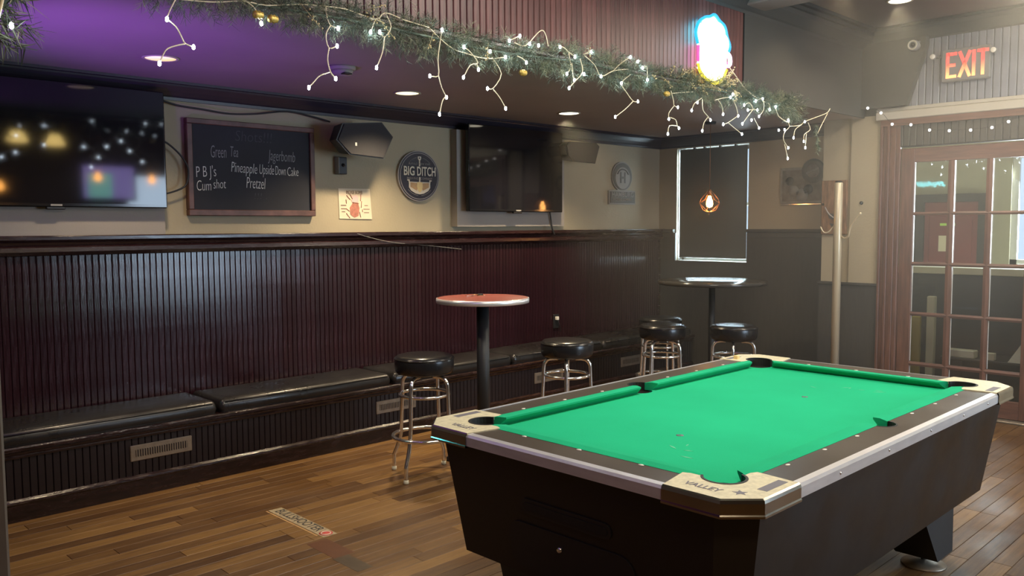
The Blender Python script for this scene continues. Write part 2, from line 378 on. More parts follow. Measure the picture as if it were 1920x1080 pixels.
WIRES=[[[-0.865,0.65,2.309],[-0.888,0.65,2.265],[-0.898,0.65,2.235]],[[-0.893,0.662,2.238],[-0.863,0.662,2.217],[-0.845,0.662,2.187],[-0.832,0.662,2.164],[-0.802,0.662,2.157]],[[-0.835,0.655,2.162],[-0.877,0.655,2.147],[-0.905,0.655,2.129],[-0.927,0.655,2.083]],[[-0.61,0.664,2.357],[-0.569,0.664,2.336],[-0.55,0.664,2.31],[-0.538,0.664,2.281]],[[-0.259,0.665,2.396],[-0.253,0.665,2.351],[-0.237,0.665,2.321],[-0.202,0.665,2.316]],[[-0.251,0.643,2.315],[-0.274,0.643,2.276],[-0.261,0.643,2.226],[-0.223,0.643,2.24]],[[-0.262,0.641,2.226],[-0.27,0.641,2.179],[-0.257,0.641,2.133],[-0.233,0.641,2.111]],[[-0.236,0.673,2.14],[-0.285,0.673,2.12],[-0.31,0.673,2.096],[-0.337,0.673,2.068]],[[0.019,0.65,2.411],[0.048,0.65,2.359],[0.014,0.65,2.31],[-0.01,0.65,2.328]],[[0.013,0.649,2.31],[0.001,0.649,2.247],[-0.03,0.649,2.18]],[[-0.009,0.68,2.385],[-0.023,0.68,2.357],[-0.035,0.68,2.329]],[[0.334,0.659,2.392],[0.318,0.659,2.322],[0.308,0.659,2.258],[0.31,0.659,2.188],[0.261,0.659,2.182]],[[0.322,0.673,2.192],[0.34,0.673,2.14],[0.367,0.673,2.102]],[[0.352,0.659,2.104],[0.33,0.659,2.078],[0.314,0.659,2.02]],[[0.267,0.666,2.391],[0.327,0.666,2.354],[0.404,0.666,2.319],[0.5,0.666,2.308],[0.567,0.666,2.302],[0.652,0.666,2.309],[0.732,0.666,2.327]],[[0.451,0.646,2.332],[0.49,0.646,2.313],[0.535,0.646,2.271],[0.489,0.646,2.256],[0.446,0.646,2.196]],[[0.543,0.665,2.275],[0.556,0.665,2.247]],[[0.65,0.675,2.315],[0.712,0.675,2.248],[0.659,0.675,2.174],[0.621,0.675,2.168]],[[0.646,0.661,2.164],[0.687,0.661,2.131],[0.726,0.661,2.084]],[[0.762,0.67,2.409],[0.834,0.67,2.443]],[[0.795,0.667,2.404],[0.868,0.667,2.399],[0.955,0.667,2.474],[0.993,0.667,2.492],[1.017,0.667,2.467],[1.032,0.667,2.42]],[[0.788,0.643,2.336],[0.825,0.643,2.328],[0.85,0.643,2.314]],[[1.103,0.67,2.436],[1.156,0.67,2.43],[1.189,0.67,2.413],[1.238,0.67,2.398]],[[1.181,0.664,2.411],[1.198,0.664,2.34],[1.169,0.664,2.301]],[[1.193,0.652,2.357],[1.213,0.652,2.273],[1.277,0.652,2.321],[1.259,0.652,2.387]],[[1.222,0.641,2.278],[1.16,0.641,2.225]],[[1.311,0.675,2.419],[1.372,0.675,2.441]],[[1.301,0.659,2.41],[1.384,0.659,2.371],[1.437,0.659,2.319],[1.541,0.659,2.36],[1.672,0.659,2.385]],[[1.553,0.669,2.363],[1.623,0.669,2.414],[1.704,0.669,2.457]],[[1.713,0.675,2.362],[1.632,0.675,2.306],[1.68,0.675,2.259],[1.739,0.675,2.218],[1.783,0.675,2.222]],[[1.73,0.669,2.216],[1.658,0.669,2.165],[1.573,0.669,2.117]],[[1.828,0.677,2.415],[1.868,0.677,2.426],[1.874,0.677,2.358]],[[2.076,0.656,2.31],[2.104,0.656,2.251],[2.109,0.656,2.227],[2.148,0.656,2.221]],[[2.133,0.672,2.231],[2.079,0.672,2.182],[2.08,0.672,2.148]],[[2.07,0.658,2.155],[2.13,0.658,2.145],[2.147,0.658,2.111],[2.164,0.658,2.1]],[[2.176,0.677,2.115],[2.093,0.677,2.109],[2.078,0.677,2.061]],[[2.114,0.675,2.301],[2.253,0.675,2.322],[2.338,0.675,2.334]],[[2.384,0.644,2.297],[2.304,0.644,2.257],[2.276,0.644,2.213]],[[2.393,0.645,2.291],[2.4,0.645,2.227],[2.454,0.645,2.193],[2.485,0.645,2.173]],[[2.465,0.649,2.191],[2.418,0.649,2.151],[2.402,0.649,2.101]],[[2.614,0.679,2.317],[2.665,0.679,2.285],[2.685,0.679,2.23]],[[2.55,0.657,2.302],[2.642,0.657,2.324],[2.737,0.657,2.34]],[[2.776,0.665,2.332],[2.823,0.665,2.281],[2.844,0.665,2.232]],[[2.822,0.652,2.229],[2.7,0.652,2.174],[2.644,0.652,2.16]],[[2.714,0.66,2.176],[2.799,0.66,2.145],[2.886,0.66,2.117]],[[2.899,0.655,2.305],[2.966,0.655,2.325],[3.015,0.655,2.288],[2.947,0.655,2.278]],[[3.013,0.654,2.287],[2.946,0.654,2.236],[2.88,0.654,2.182]],[[3.029,0.663,2.29],[3.085,0.663,2.291]],[[3.062,0.663,2.349],[3.153,0.663,2.372],[3.169,0.663,2.303],[3.107,0.663,2.251]],[[3.176,0.676,2.358],[3.264,0.676,2.349],[3.272,0.676,2.313]],[[3.052,0.667,2.232],[3.117,0.667,2.174]],[[3.355,0.677,2.339],[3.402,0.677,2.277],[3.542,0.677,2.244],[3.541,0.677,2.263]],[[3.536,0.674,2.244],[3.553,0.674,2.215],[3.485,0.674,2.172],[3.471,0.674,2.119],[3.543,0.674,2.067]],[[3.498,0.68,2.091],[3.549,0.68,1.993]],[[3.539,0.667,2.217],[3.697,0.667,2.237],[3.769,0.667,2.269],[3.944,0.667,2.315],[4.117,0.667,2.362],[4.169,0.667,2.398]],[[3.681,0.647,2.238],[3.587,0.647,2.196],[3.565,0.647,2.138]],[[3.835,0.674,2.268],[3.87,0.674,2.22],[3.78,0.674,2.178],[3.774,0.674,2.128]],[[3.822,0.679,2.189],[3.81,0.679,2.084]],[[4.154,0.676,2.366],[4.053,0.676,2.266],[3.995,0.676,2.202]],[[-0.851,0.68,2.317],[-0.716,0.68,2.33],[-0.602,0.68,2.354],[-0.506,0.68,2.355],[-0.369,0.68,2.383],[-0.25,0.68,2.396],[-0.15,0.68,2.401],[-0.009,0.68,2.385],[0.041,0.68,2.42],[0.147,0.68,2.406],[0.279,0.68,2.396]]]
BULBS=[[-0.898,0.65,2.235],[-0.802,0.662,2.157],[-0.927,0.655,2.083],[-0.538,0.664,2.281],[-0.202,0.665,2.316],[-0.223,0.643,2.24],[-0.233,0.641,2.111],[-0.337,0.673,2.068],[-0.01,0.65,2.328],[-0.03,0.649,2.18],[-0.035,0.68,2.329],[0.261,0.659,2.182],[0.334,0.659,2.392],[0.367,0.673,2.102],[0.314,0.659,2.02],[0.732,0.666,2.327],[0.451,0.646,2.332],[0.446,0.646,2.196],[0.556,0.665,2.247],[0.621,0.675,2.168],[0.726,0.661,2.084],[0.762,0.67,2.409],[0.834,0.67,2.443],[0.898,0.667,2.414],[0.962,0.667,2.415],[0.85,0.643,2.314],[0.61,0.643,2.334],[1.123,0.67,2.431],[1.238,0.67,2.398],[1.169,0.664,2.301],[1.213,0.652,2.273],[1.289,0.652,2.312],[1.16,0.641,2.225],[1.372,0.675,2.441],[1.437,0.659,2.319],[1.704,0.669,2.457],[1.772,0.669,2.442],[1.632,0.675,2.306],[1.783,0.675,2.222],[1.573,0.669,2.117],[1.828,0.677,2.415],[1.874,0.677,2.352],[2.148,0.656,2.221],[2.08,0.672,2.148],[2.164,0.658,2.1],[2.078,0.677,2.061],[2.276,0.644,2.213],[2.338,0.644,2.267],[2.485,0.645,2.173],[2.402,0.649,2.101],[2.685,0.679,2.23],[2.737,0.657,2.34],[2.762,0.657,2.36],[2.844,0.665,2.232],[2.644,0.652,2.16],[2.886,0.66,2.117],[2.899,0.655,2.305],[2.947,0.655,2.278],[2.88,0.654,2.182],[3.085,0.663,2.291],[3.011,0.663,2.218],[3.062,0.663,2.349],[3.153,0.663,2.372],[3.107,0.663,2.251],[3.272,0.676,2.313],[3.117,0.667,2.174],[3.355,0.677,2.339],[3.541,0.677,2.263],[3.543,0.674,2.067],[3.4,0.674,2.181],[3.484,0.674,2.191],[3.549,0.68,1.993],[3.769,0.667,2.269],[3.565,0.647,2.138],[3.774,0.674,2.128],[3.81,0.679,2.084]]
DOORBULBS=[[4.93,0.7,2.485],[4.93,0.59,2.435],[4.93,0.498,2.336],[4.93,0.351,2.319],[4.93,0.208,2.265],[4.93,0.062,2.248],[4.93,-0.09,2.24],[4.93,-0.237,2.247],[4.93,-0.347,2.281],[4.93,-0.498,2.313]]

# ------------------------------------------------------------------ room shell
WY = 3.02          # long wall
BX = 5.26          # wall with the blind
DX = 5.05          # wall with the glazed door
ZL, ZH = 2.42, 3.12
def in_frame(p, mx=60):
    q = Vector(p) - cam.matrix_world.translation
    d = q.dot(_f)
    if d < 0.2: return None
    u = 960 + F_PX * q.dot(_R) / d; v = 540 - F_PX * q.dot(_U) / d
    return (u, v, d) if -mx < u < 1920 + mx and -mx < v < 1080 + mx else None

# floor: sub-floor slab + separate boards running along X
fl = struct(MB().box(-4.2, 7.2, -4.3, 3.02, -0.12, -0.012), 'floor', 'dark_brown')
PW = 0.083
plank_mesh = {}
def plank_me(L):
    if L not in plank_mesh:
        me = MB().cbox(0, L - 0.002, 0, PW - 0.0018, -0.0115, 0, 0.0012).mesh('plank'); me.materials.append(MATS['floor_board']); plank_mesh[L] = me
    return plank_mesh[L]
seen, rest = [], []
rows = int((2.60 + 4.3) / PW)
for r in range(rows):
    y = -4.3 + r * PW; x = -4.2 - random.random() * 1.2
    while x < 5.2:
        L = random.choice((0.7, 0.9, 1.1, 1.3, 1.6)); c = None
        x0, x1 = max(x, -4.2), min(x + L, 5.2)
        if x1 - x0 > 0.05:
            for t in (0.05, 0.3, 0.5, 0.7, 0.95):
                px = x + L * t; k = in_frame((px, y + 0.04, 0), 30)
                hid = 0.05 < px < 1.9 and -1.0 < y < 0.0
                if k and not hid: c = k if c is None or k[2] < c[2] else c
            (seen if c and x >= -4.2 and x + L < 5.2 else rest).append((c[2] if c else 99, x0, x1, y, L))
        x += L
seen.sort()
rest += seen[300:]; seen = seen[:300]
for d, x0, x1, y, L in seen:
    o = bpy.data.objects.new('plank', plank_me(L)); COL.objects.link(o); o.parent = fl; o.location = (x0, y, 0)
mb = MB()
for d, x0, x1, y, L in rest: mb.cbox(x0, x1 - 0.002, y, y + PW - 0.0018, -0.0115, 0, 0.0012)
mb.build('plank_field', 'floor_board', fl, kind='stuff')

# long wall
wl = struct(MB().box(-4.2, 5.41, WY, WY + 0.15, 0, ZH), 'wall_left', 'beige_wall')
struct(MB().box(-1.75, 0.022, 2.975, WY, 1.47, 2.30), 'wall_panel_left', 'grey_panel_wall')
struct(MB().box(2.385, 3.68, 2.945, WY, 1.517, 2.30), 'wall_panel_middle', 'grey_panel_wall')
ws = struct(MB().box(-1.75, BX, 2.998, WY, 0.36, 1.42), 'wall_wainscot', 'mahogany_plain')
BW = 0.0372
bme = MB().prism([(0.001, 0.0), (0.001, -0.005), (0.0045, -0.008), (BW - 0.0045, -0.008), (BW - 0.001, -0.005), (BW - 0.001, 0.0)], 0.40, 1.38, 'z').mesh('board')
bme.materials.append(MATS['mahogany'])
n = int((BX - 0.02 + 1.6) / BW)
for i in range(n):
    o = bpy.data.objects.new('board', bme); COL.objects.link(o); o.parent = ws; o.location = (-1.6 + i * BW, 2.998, 0)
    o.rotation_euler = (0, 0, random.uniform(-0.012, 0.012))
struct(MB().prism([(WY, 1.480), (2.938, 1.480), (2.934, 1.474), (2.934, 1.456), (2.958, 1.440), (2.964, 1.424), (2.950, 1.412), (2.946, 1.388), (2.962, 1.368), (3.0, 1.362), (WY, 1.362)], -1.75, BX, 'x'), 'trim_1', 'mahogany_plain')
CROWN = [(0.0, 2.312), (-0.018, 2.312), (-0.022, 2.330), (-0.036, 2.338), (-0.060, 2.362), (-0.082, 2.392), (-0.086, 2.402), (-0.104, 2.404), (-0.104, ZL), (0.0, ZL)]
struct(MB().prism([(WY + a, b) for a, b in CROWN], -4.2, BX, 'x'), 'trim_2', 'crown_paint')
struct(MB().prism([(BX + a, b) for a, b in CROWN], 0.86, WY, 'y'), 'trim_3', 'crown_paint')

# wall with the blind: four pieces of wall around the opening
W0, W1, WZ0, WZ1 = 1.975, 2.800, 1.152, 2.306
struct(MB().box(BX, BX + 0.15, 0.95, W0, 0, ZH).box(BX, BX + 0.15, W1, WY, 0, ZH).box(BX, BX + 0.15, W0, W1, 0, WZ0).box(BX, BX + 0.15, W0, W1, WZ1, ZH), 'wall_back', 'beige_wall')
struct(MB().box(BX - 0.02, BX, 1.13, W0, 0.0, 1.44).box(BX - 0.02, BX, W1, 2.985, 0, 1.44).box(BX - 0.02, BX, W0, W1, 0, WZ0), 'wall_wainscot_back', 'dark_wainscot')
struct(MB().prism([(BX, 1.478), (BX - 0.05, 1.478), (BX - 0.05, 1.455), (BX - 0.03, 1.44), (BX - 0.03, 1.40), (BX, 1.395)], 1.13, W0 - 0.01, 'y').prism([(BX, 1.478), (BX - 0.05, 1.478), (BX - 0.05, 1.455), (BX - 0.03, 1.44), (BX - 0.03, 1.40), (BX, 1.395)], W1 + 0.01, 2.95, 'y'), 'trim_4', 'dark_wainscot')
wn = struct(MB().box(BX + 0.10, BX + 0.13, W0, W0 + 0.03, WZ0, WZ1).box(BX + 0.10, BX + 0.13, W1 - 0.03, W1, WZ0, WZ1).box(BX + 0.10, BX + 0.13, W0, W1, WZ0, WZ0 + 0.03).box(BX + 0.10, BX + 0.13, W0, W1, WZ1 - 0.03, WZ1).box(BX + 0.10, BX + 0.13, W0, W1, 1.71, 1.74).box(BX + 0.03, BX + 0.15, W1 - 0.004, W1, WZ0, WZ1).box(BX + 0.03, BX + 0.15, W0, W0 + 0.004, WZ0, WZ1).box(BX - 0.01, BX + 0.15, W0, W1, WZ0, WZ0 + 0.006).box(BX + 0.03, BX + 0.15, W0, W1, WZ1 - 0.004, WZ1), 'window_1', 'white_trim')
MB().box(BX + 0.112, BX + 0.116, W0 + 0.03, W1 - 0.03, WZ0 + 0.03, 1.71).build('pane', 'glass', wn)
MB().box(BX + 0.112, BX + 0.116, W0 + 0.03, W1 - 0.03, 1.74, WZ1 - 0.03).build('pane', 'glass', wn)
bl = thing('roller_blind', (BX + 0.02, 2.39, 2.30), 'dark roller blind drawn down over the bright window', 'blind')
MB().box(BX + 0.024, BX + 0.028, W0 + 0.030, W1 - 0.022, WZ0 + 0.048, WZ1 - 0.016).build('blind_cloth', 'blind_cloth', bl)
MB().tube([(BX + 0.045, W0 + 0.032, WZ1 - 0.034), (BX + 0.045, W1 - 0.024, WZ1 - 0.034)], 0.018, 12).build('roller', 'blind_cloth', bl)
MB().cbox(BX + 0.018, BX + 0.034, W0 + 0.030, W1 - 0.022, WZ0 + 0.034, WZ0 + 0.052, 0.003).build('bottom_bar', 'blind_cloth', bl)
for y in (W0 + 0.15, 2.30, 2.48, W1 - 0.20): MB().box(BX + 0.02, BX + 0.05, y, y + 0.02, WZ1 - 0.03, WZ1).build('bracket', 'blind_cloth', bl)

# wall with the glazed door
D0, D1, DZ = 0.465, -0.555, 2.134      # door leaf left and right edge, top
wd = struct(MB().box(DX, DX + 0.21, 0.62, 1.128, 0, ZH).box(DX, DX + 0.15, -4.3, -0.70, 0, ZH).box(DX, DX + 0.15, -0.70, 0.62, 2.33, ZH), 'wall_door', 'beige_wall')
struct(MB().box(DX - 0.022, DX, 0.628, 0.873, 1.0, 2.42), 'wall_pilaster', 'beige_wall')
struct(MB().box(DX - 0.028, DX, 0.62, 1.132, 0, 1.005).cbox(DX - 0.045, DX, 0.62, 1.14, 1.0, 1.022, 0.004), 'wall_wainscot_door', 'dark_wainscot')
struct(MB().box(DX - 0.012, DX, -4.3, 1.128, 2.42, ZH), 'wall_transom', 'dark_upper_wall')
# boards of the transom, seen to the right of the added dark panel with the sloping edge
TB = 0.054
tme = MB().prism([(0.002, 0.0), (0.002, -0.010), (0.008, -0.015), (TB - 0.008, -0.015), (TB - 0.002, -0.010), (TB - 0.002, 0.0)], 2.47, 2.985, 'z').mesh('board')
tme.materials.append(MATS['transom_board'])
wt = bpy.data.objects['wall_transom']
for i in range(38):
    o = bpy.data.objects.new('board', tme); COL.objects.link(o); o.parent = wt; o.location = (DX - 0.012, 0.50 - i * TB, 0); o.rotation_euler = (0, 0, -PI / 2)
struct(MB().prism([(0.80, 2.475), (0.402, 2.475), (0.262, 2.93), (0.262, 3.0), (0.80, 3.0)], DX - 0.10, DX - 0.03, 'x'), 'wall_added_dark_panel', 'dark_upper_wall')  # dark panel added for its sloping edge, no known part of the wall
struct(MB().cbox(DX - 0.06, DX, -4.3, 0.66, 2.372, 2.438, 0.006).cbox(DX - 0.045, DX, -4.3, 0.66, 2.438, 2.47, 0.006), 'trim_5', 'pale_trim')
struct(MB().box(DX - 0.05, DX, -1.0, 0.62, 2.322, 2.372), 'trim_6', 'door_rail_wood')
# door casing: stepped uprights left and right, head with a strip of beadboard
cs = MB()
for a, b, d in ((0.620, 0.600, 0.05), (0.600, 0.565, 0.035), (0.565, 0.545, 0.05), (0.545, 0.500, 0.03), (0.500, 0.468, 0.02)):
    cs.cbox(DX - d, DX + 0.02, b, a, 0, 2.325, 0.003)
for a, b, d in ((-0.558, -0.60, 0.02), (-0.60, -0.66, 0.04), (-0.66, -0.71, 0.05)):
    cs.cbox(DX - d, DX + 0.02, b, a, 0, 2.325, 0.003)
struct(cs, 'trim_7', 'door_wood')
hd = struct(MB().box(DX - 0.006, DX + 0.06, -0.6, 0.50, DZ + 0.012, 2.33), 'trim_8', 'dark_brown')
hme = MB().prism([(0.002, 0.0), (0.002, -0.008), (0.007, -0.012), (0.045, -0.012), (0.050, -0.008), (0.050, 0.0)], DZ + 0.02, 2.322, 'z').mesh('board')
hme.materials.append(MATS['dark_wainscot'])
for i in range(20):
    o = bpy.data.objects.new('board', hme); COL.objects.link(o); o.parent = hd; o.location = (DX - 0.006, 0.50 - i * 0.052, 0); o.rotation_euler = (0, 0, -PI / 2)
dr = struct(MB().cbox(DX + 0.01, DX + 0.05, 0.362, D0, 0.02, DZ, 0.003), 'door_1', 'door_wood')
MB().cbox(DX + 0.01, DX + 0.05, D1, -0.452, 0.02, DZ, 0.003).build('stile', 'door_wood', dr)
MB().cbox(DX + 0.011, DX + 0.049, -0.452, 0.362, 2.020, DZ, 0.003).build('rail', 'door_rail_wood', dr)
MB().cbox(DX + 0.011, DX + 0.049, -0.452, 0.362, 0.02, 0.16, 0.003).build('rail', 'door_rail_wood', dr)
CY = ((0.362, 0.103), (0.055, -0.173), (-0.218, -0.452))
RZ = ((2.020, 1.618), (1.590, 1.212), (1.180, 0.802), (0.770, 0.391), (0.356, 0.160))
for (z1, z0) in ((1.618, 1.590), (1.212, 1.180), (0.802, 0.770), (0.391, 0.356)):
    MB().prism([(0.0, z0), (0.036, z0 + 0.004), (0.036, z1 - 0.004), (0.0, z1), (-0.008, (z0 + z1) / 2)], -0.452, 0.362, 'y').build('muntin', 'door_rail_wood', dr).location.x += DX + 0.012
for (y1, y0) in ((0.103, 0.055), (-0.173, -0.218)):
    MB().prism([(0.0, y0), (0.036, y0 + 0.004), (0.036, y1 - 0.004), (0.0, y1), (-0.008, (y0 + y1) / 2)], 0.16, 2.02, 'z').build('muntin', 'door_wood', dr).location.x += DX + 0.012
for (y1, y0) in CY:
    for (z1, z0) in RZ:
        MB().box(DX + 0.028, DX + 0.032, y0 + 0.001, y1 - 0.001, z0 + 0.001, z1 - 0.001).build('pane', 'glass', dr)
        MB().box(DX + 0.024, DX + 0.027, y1 - 0.006, y1 - 0.001, z0 + 0.002, z1 - 0.002).build('glazing_bead', 'white_trim', dr)
struct(MB().cbox(DX - 0.06, DX + 0.08, -0.60, 0.50, 0.0, 0.016, 0.004), 'trim_9', 'steel_vent')

# porch behind the door
struct(MB().box(7.10, 7.25, 0.20, 1.9, 0, 2.9).box(7.10, 7.25, -1.9, -0.72, 0, 2.9).box(7.10, 7.25, -0.72, 0.20, 0, 1.12).box(7.10, 7.25, -0.72, 0.20, 2.20, 2.9), 'wall_porch_back', 'porch_wall')
struct(MB().box(5.41, 7.25, 1.9, 2.0, 0, 2.9).box(5.20, 7.25, -2.0, -1.9, 0, 2.9), 'wall_porch_side', 'porch_wall')
struct(MB().box(5.2, 7.25, -2.0, 2.0, 2.9, 3.0), 'ceiling_porch', 'porch_wall')
wp = struct(MB().box(7.12, 7.16, 0.14, 0.20, 1.12, 2.20).box(7.12, 7.16, -0.72, -0.66, 1.12, 2.20).box(7.12, 7.16, -0.72, 0.20, 1.12, 1.17).box(7.12, 7.16, -0.72, 0.20, 2.15, 2.20), 'window_2', 'white_trim')
d2 = struct(MB().cbox(7.05, 7.10, 0.47, 0.98, 0.0, 1.74, 0.004), 'door_2', 'red_paint')
MB().box(7.03, 7.10, 0.40, 0.47, 0, 1.82).box(7.03, 7.10, 0.98, 1.10, 0, 1.82).box(7.03, 7.10, 0.47, 0.98, 1.74, 1.82).build('door_frame', 'dark_brown', d2)
for y0, y1, z0, z1 in ((0.52, 0.70, 1.0, 1.60), (0.75, 0.93, 1.0, 1.60)):
    MB().cbox(7.04, 7.06, y0, y1, z0, z1, 0.006).build('panel', 'red_paint', d2)
MB().box(7.03, 7.045, 0.70, 0.83, 1.24, 1.40).build('notice', 'paper', d2)
MB().box(7.03, 7.045, 0.68, 0.82, 1.50, 1.525).build('sticker', 'lime', d2)
struct(MB().box(5.92, 6.02, -1.9, 1.9, 0, 1.075).cbox(5.86, 6.06, -1.9, 1.9, 1.075, 1.135, 0.004), 'wall_half_porch', 'cream_paint')
struct(MB().box(5.90, 5.92, -1.9, 1.9, 0, 1.07), 'wall_half_porch_face', 'dark_brown')
tag(MB().cbox(5.58, 5.62, 0.467, 0.542, 0.0, 0.71, 0.006).build('yellow_board', 'yellow_paint', origin=(5.6, 0.5, 0)), 'narrow yellow board leaning behind the glazed door', 'board')
tag(MB().cbox(5.56, 5.62, 0.345, 0.409, 0.0, 0.895, 0.006).build('cream_post', 'cream_paint', origin=(5.59, 0.377, 0)), 'short cream post standing behind the glazed door', 'post')
sh = thing('porch_shelf', (5.6, 0.0, 0.0), 'dark low shelf behind the glazed door panes', 'shelf')
MB().cbox(5.44, 5.88, -0.75, 0.25, 0.38, 0.402, 0.004).build('shelf_board', 'dark_brown', sh)
for y in (-0.72, 0.20): MB().cbox(5.46, 5.86, y, y + 0.03, 0.0, 0.38, 0.004).build('shelf_side', 'dark_brown', sh)
tag(MB().cbox(5.46, 5.56, -0.01, 0.228, 0.402, 0.466, 0.005).build('white_carton', 'pearl', origin=(5.5, 0.1, 0.402)), 'long flat white carton on the shelf behind the door', 'box')
tag(MB().cbox(5.46, 5.52, -0.16, -0.09, 0.402, 0.462, 0.004).build('small_carton', 'pearl', origin=(5.5, -0.12, 0.402)), 'small square white carton beside the long flat one', 'box')
tag(MB().hexa([(5.46, -0.40, 0.402), (5.54, -0.40, 0.402), (5.54, -0.26, 0.402), (5.46, -0.26, 0.402)], [(5.49, -0.40, 0.62), (5.51, -0.40, 0.62), (5.51, -0.385, 0.62), (5.49, -0.385, 0.62)]).build('folded_paper', 'pearl', origin=(5.5, -0.3, 0.402)), 'pointed folded white paper standing on the porch shelf', 'paper')

# fascia above the garland, ceilings
FY = 0.78
fa = struct(MB().box(-4.2, DX, FY, FY + 0.08, ZL, ZH), 'wall_fascia', 'fascia_wood')
fme = MB().prism([(0.0015, 0.0), (0.0015, -0.008), (0.005, -0.012), (0.0365, -0.012), (0.040, -0.008), (0.040, 0.0)], ZL + 0.006, 2.96, 'z').mesh('board')
fme.materials.append(MATS['fascia_wood'])
x = -0.75
while x < 3.06:
    o = bpy.data.objects.new('board', fme); COL.objects.link(o); o.parent = fa; o.location = (x, FY, 0); x += 0.0415
struct(MB().box(3.08, DX, FY - 0.014, FY, ZL - 0.012, 2.96), 'wall_fascia_end', 'dark_upper_wall')
struct(MB().box(-4.2, 5.41, FY + 0.08, WY, ZL, ZL + 0.1).box(-4.2, DX, FY, FY + 0.08, ZL - 0.012, ZL), 'ceiling', 'low_ceiling')
struct(MB().box(-4.35, 5.41, -4.45, FY + 0.08, ZH, ZH + 0.1), 'ceiling_high', 'high_ceiling')
UC = [(0.0, 2.945), (-0.014, 2.945), (-0.018, 2.965), (-0.030, 2.975), (-0.075, 3.03), (-0.085, 3.06), (-0.10, 3.065), (-0.10, 3.09), (-0.125, 3.095), (-0.125, ZH), (0, ZH)]
struct(MB().prism([(FY - 0.0 + a, b) for a, b in UC], -4.2, DX, 'x'), 'trim_10', 'dark_upper_wall')
struct(MB().prism([(DX + a, b + 0.035 if b < 3.1 else b) for a, b in UC], -4.3, FY, 'y'), 'trim_11', 'dark_upper_wall')
struct(MB().cbox(3.05, 3.30, -4.3, FY, 2.99, ZH, 0.01), 'trim_12', 'high_ceiling')
# walls that close the room behind the camera
struct(MB().box(-4.2, 2.35, -4.45, -4.3, 0, ZH).box(4.45, 5.2, -4.45, -4.3, 0, ZH).box(2.35, 4.45, -4.45, -4.3, 0, 0.55).box(2.35, 4.45, -4.45, -4.3, 2.32, ZH), 'wall_right', 'right_wall')
struct(MB().box(-4.35, -4.2, -4.45, 3.15, 0, ZH), 'wall_behind', 'right_wall')
w3 = struct(MB().box(2.35, 2.42, -4.34, -4.3, 0.55, 2.32).box(4.38, 4.45, -4.34, -4.3, 0.55, 2.32).box(2.35, 4.45, -4.34, -4.3, 0.55, 0.62).box(2.35, 4.45, -4.34, -4.3, 2.25, 2.32).box(3.37, 3.43, -4.34, -4.3, 0.62, 2.25), 'window_3', 'white_trim')
# square post close to the camera
struct(MB().cbox(-2.02, -1.808, -0.90, -0.70, 0, ZH, 0.004), 'trim_13', 'post_wood')

# ------------------------------------------------------------------ bench along the long wall
bn = thing('bench', (1.8, 2.8, 0), 'long built-in mahogany bench box running below the beadboard wall', 'bench')
MB().box(-1.6, BX - 0.02, 2.590, 2.985, 0.0, 0.38).build('bench_box', 'bench_dark', bn)
mb = MB(); x = -1.6
while x < BX - 0.06:
    mb.prism([(x + 0.0012, 2.590), (x + 0.0012, 2.584), (x + 0.004, 2.581), (x + 0.0335, 2.581), (x + 0.036, 2.584), (x + 0.036, 2.590)], 0.11, 0.345, 'z'); x += 0.0372
mb.build('front_boards', 'bench_dark', bn, kind='stuff')
MB().prism([(2.985, 0.398), (2.552, 0.398), (2.546, 0.390), (2.546, 0.376), (2.556, 0.368), (2.564, 0.352), (2.558, 0.346), (2.562, 0.336), (2.590, 0.332), (2.985, 0.332)], -1.6, BX - 0.02, 'x').build('top_moulding', 'worn_mahogany', bn)
MB().prism([(2.590, 0.122), (2.574, 0.120), (2.562, 0.108), (2.560, 0.098), (2.568, 0.088), (2.572, 0.0), (2.590, 0.0)], -1.6, BX - 0.02, 'x').build('base_moulding', 'worn_mahogany', bn)
for k, (x0, x1) in enumerate(((-0.385, -0.028), (1.297, 1.65), (2.90, 3.26), (4.06, 4.36))):
    vt = MB().cbox(x0, x1, 2.572, 2.582, 0.200, 0.292, 0.004).build('vent_plate', 'steel_vent', bn)
    MB().box(x0 + 0.03, x1 - 0.03, 2.5705, 2.573, 0.226, 0.266).build('vent_opening', 'vent_dark', vt)
    for i in range(22):
        xx = x0 + 0.034 + i * (x1 - x0 - 0.07) / 21.0
        MB().box(xx - 0.003, xx + 0.003, 2.5675, 2.5725, 0.226, 0.266).build('vent_slat', 'steel_vent', vt)
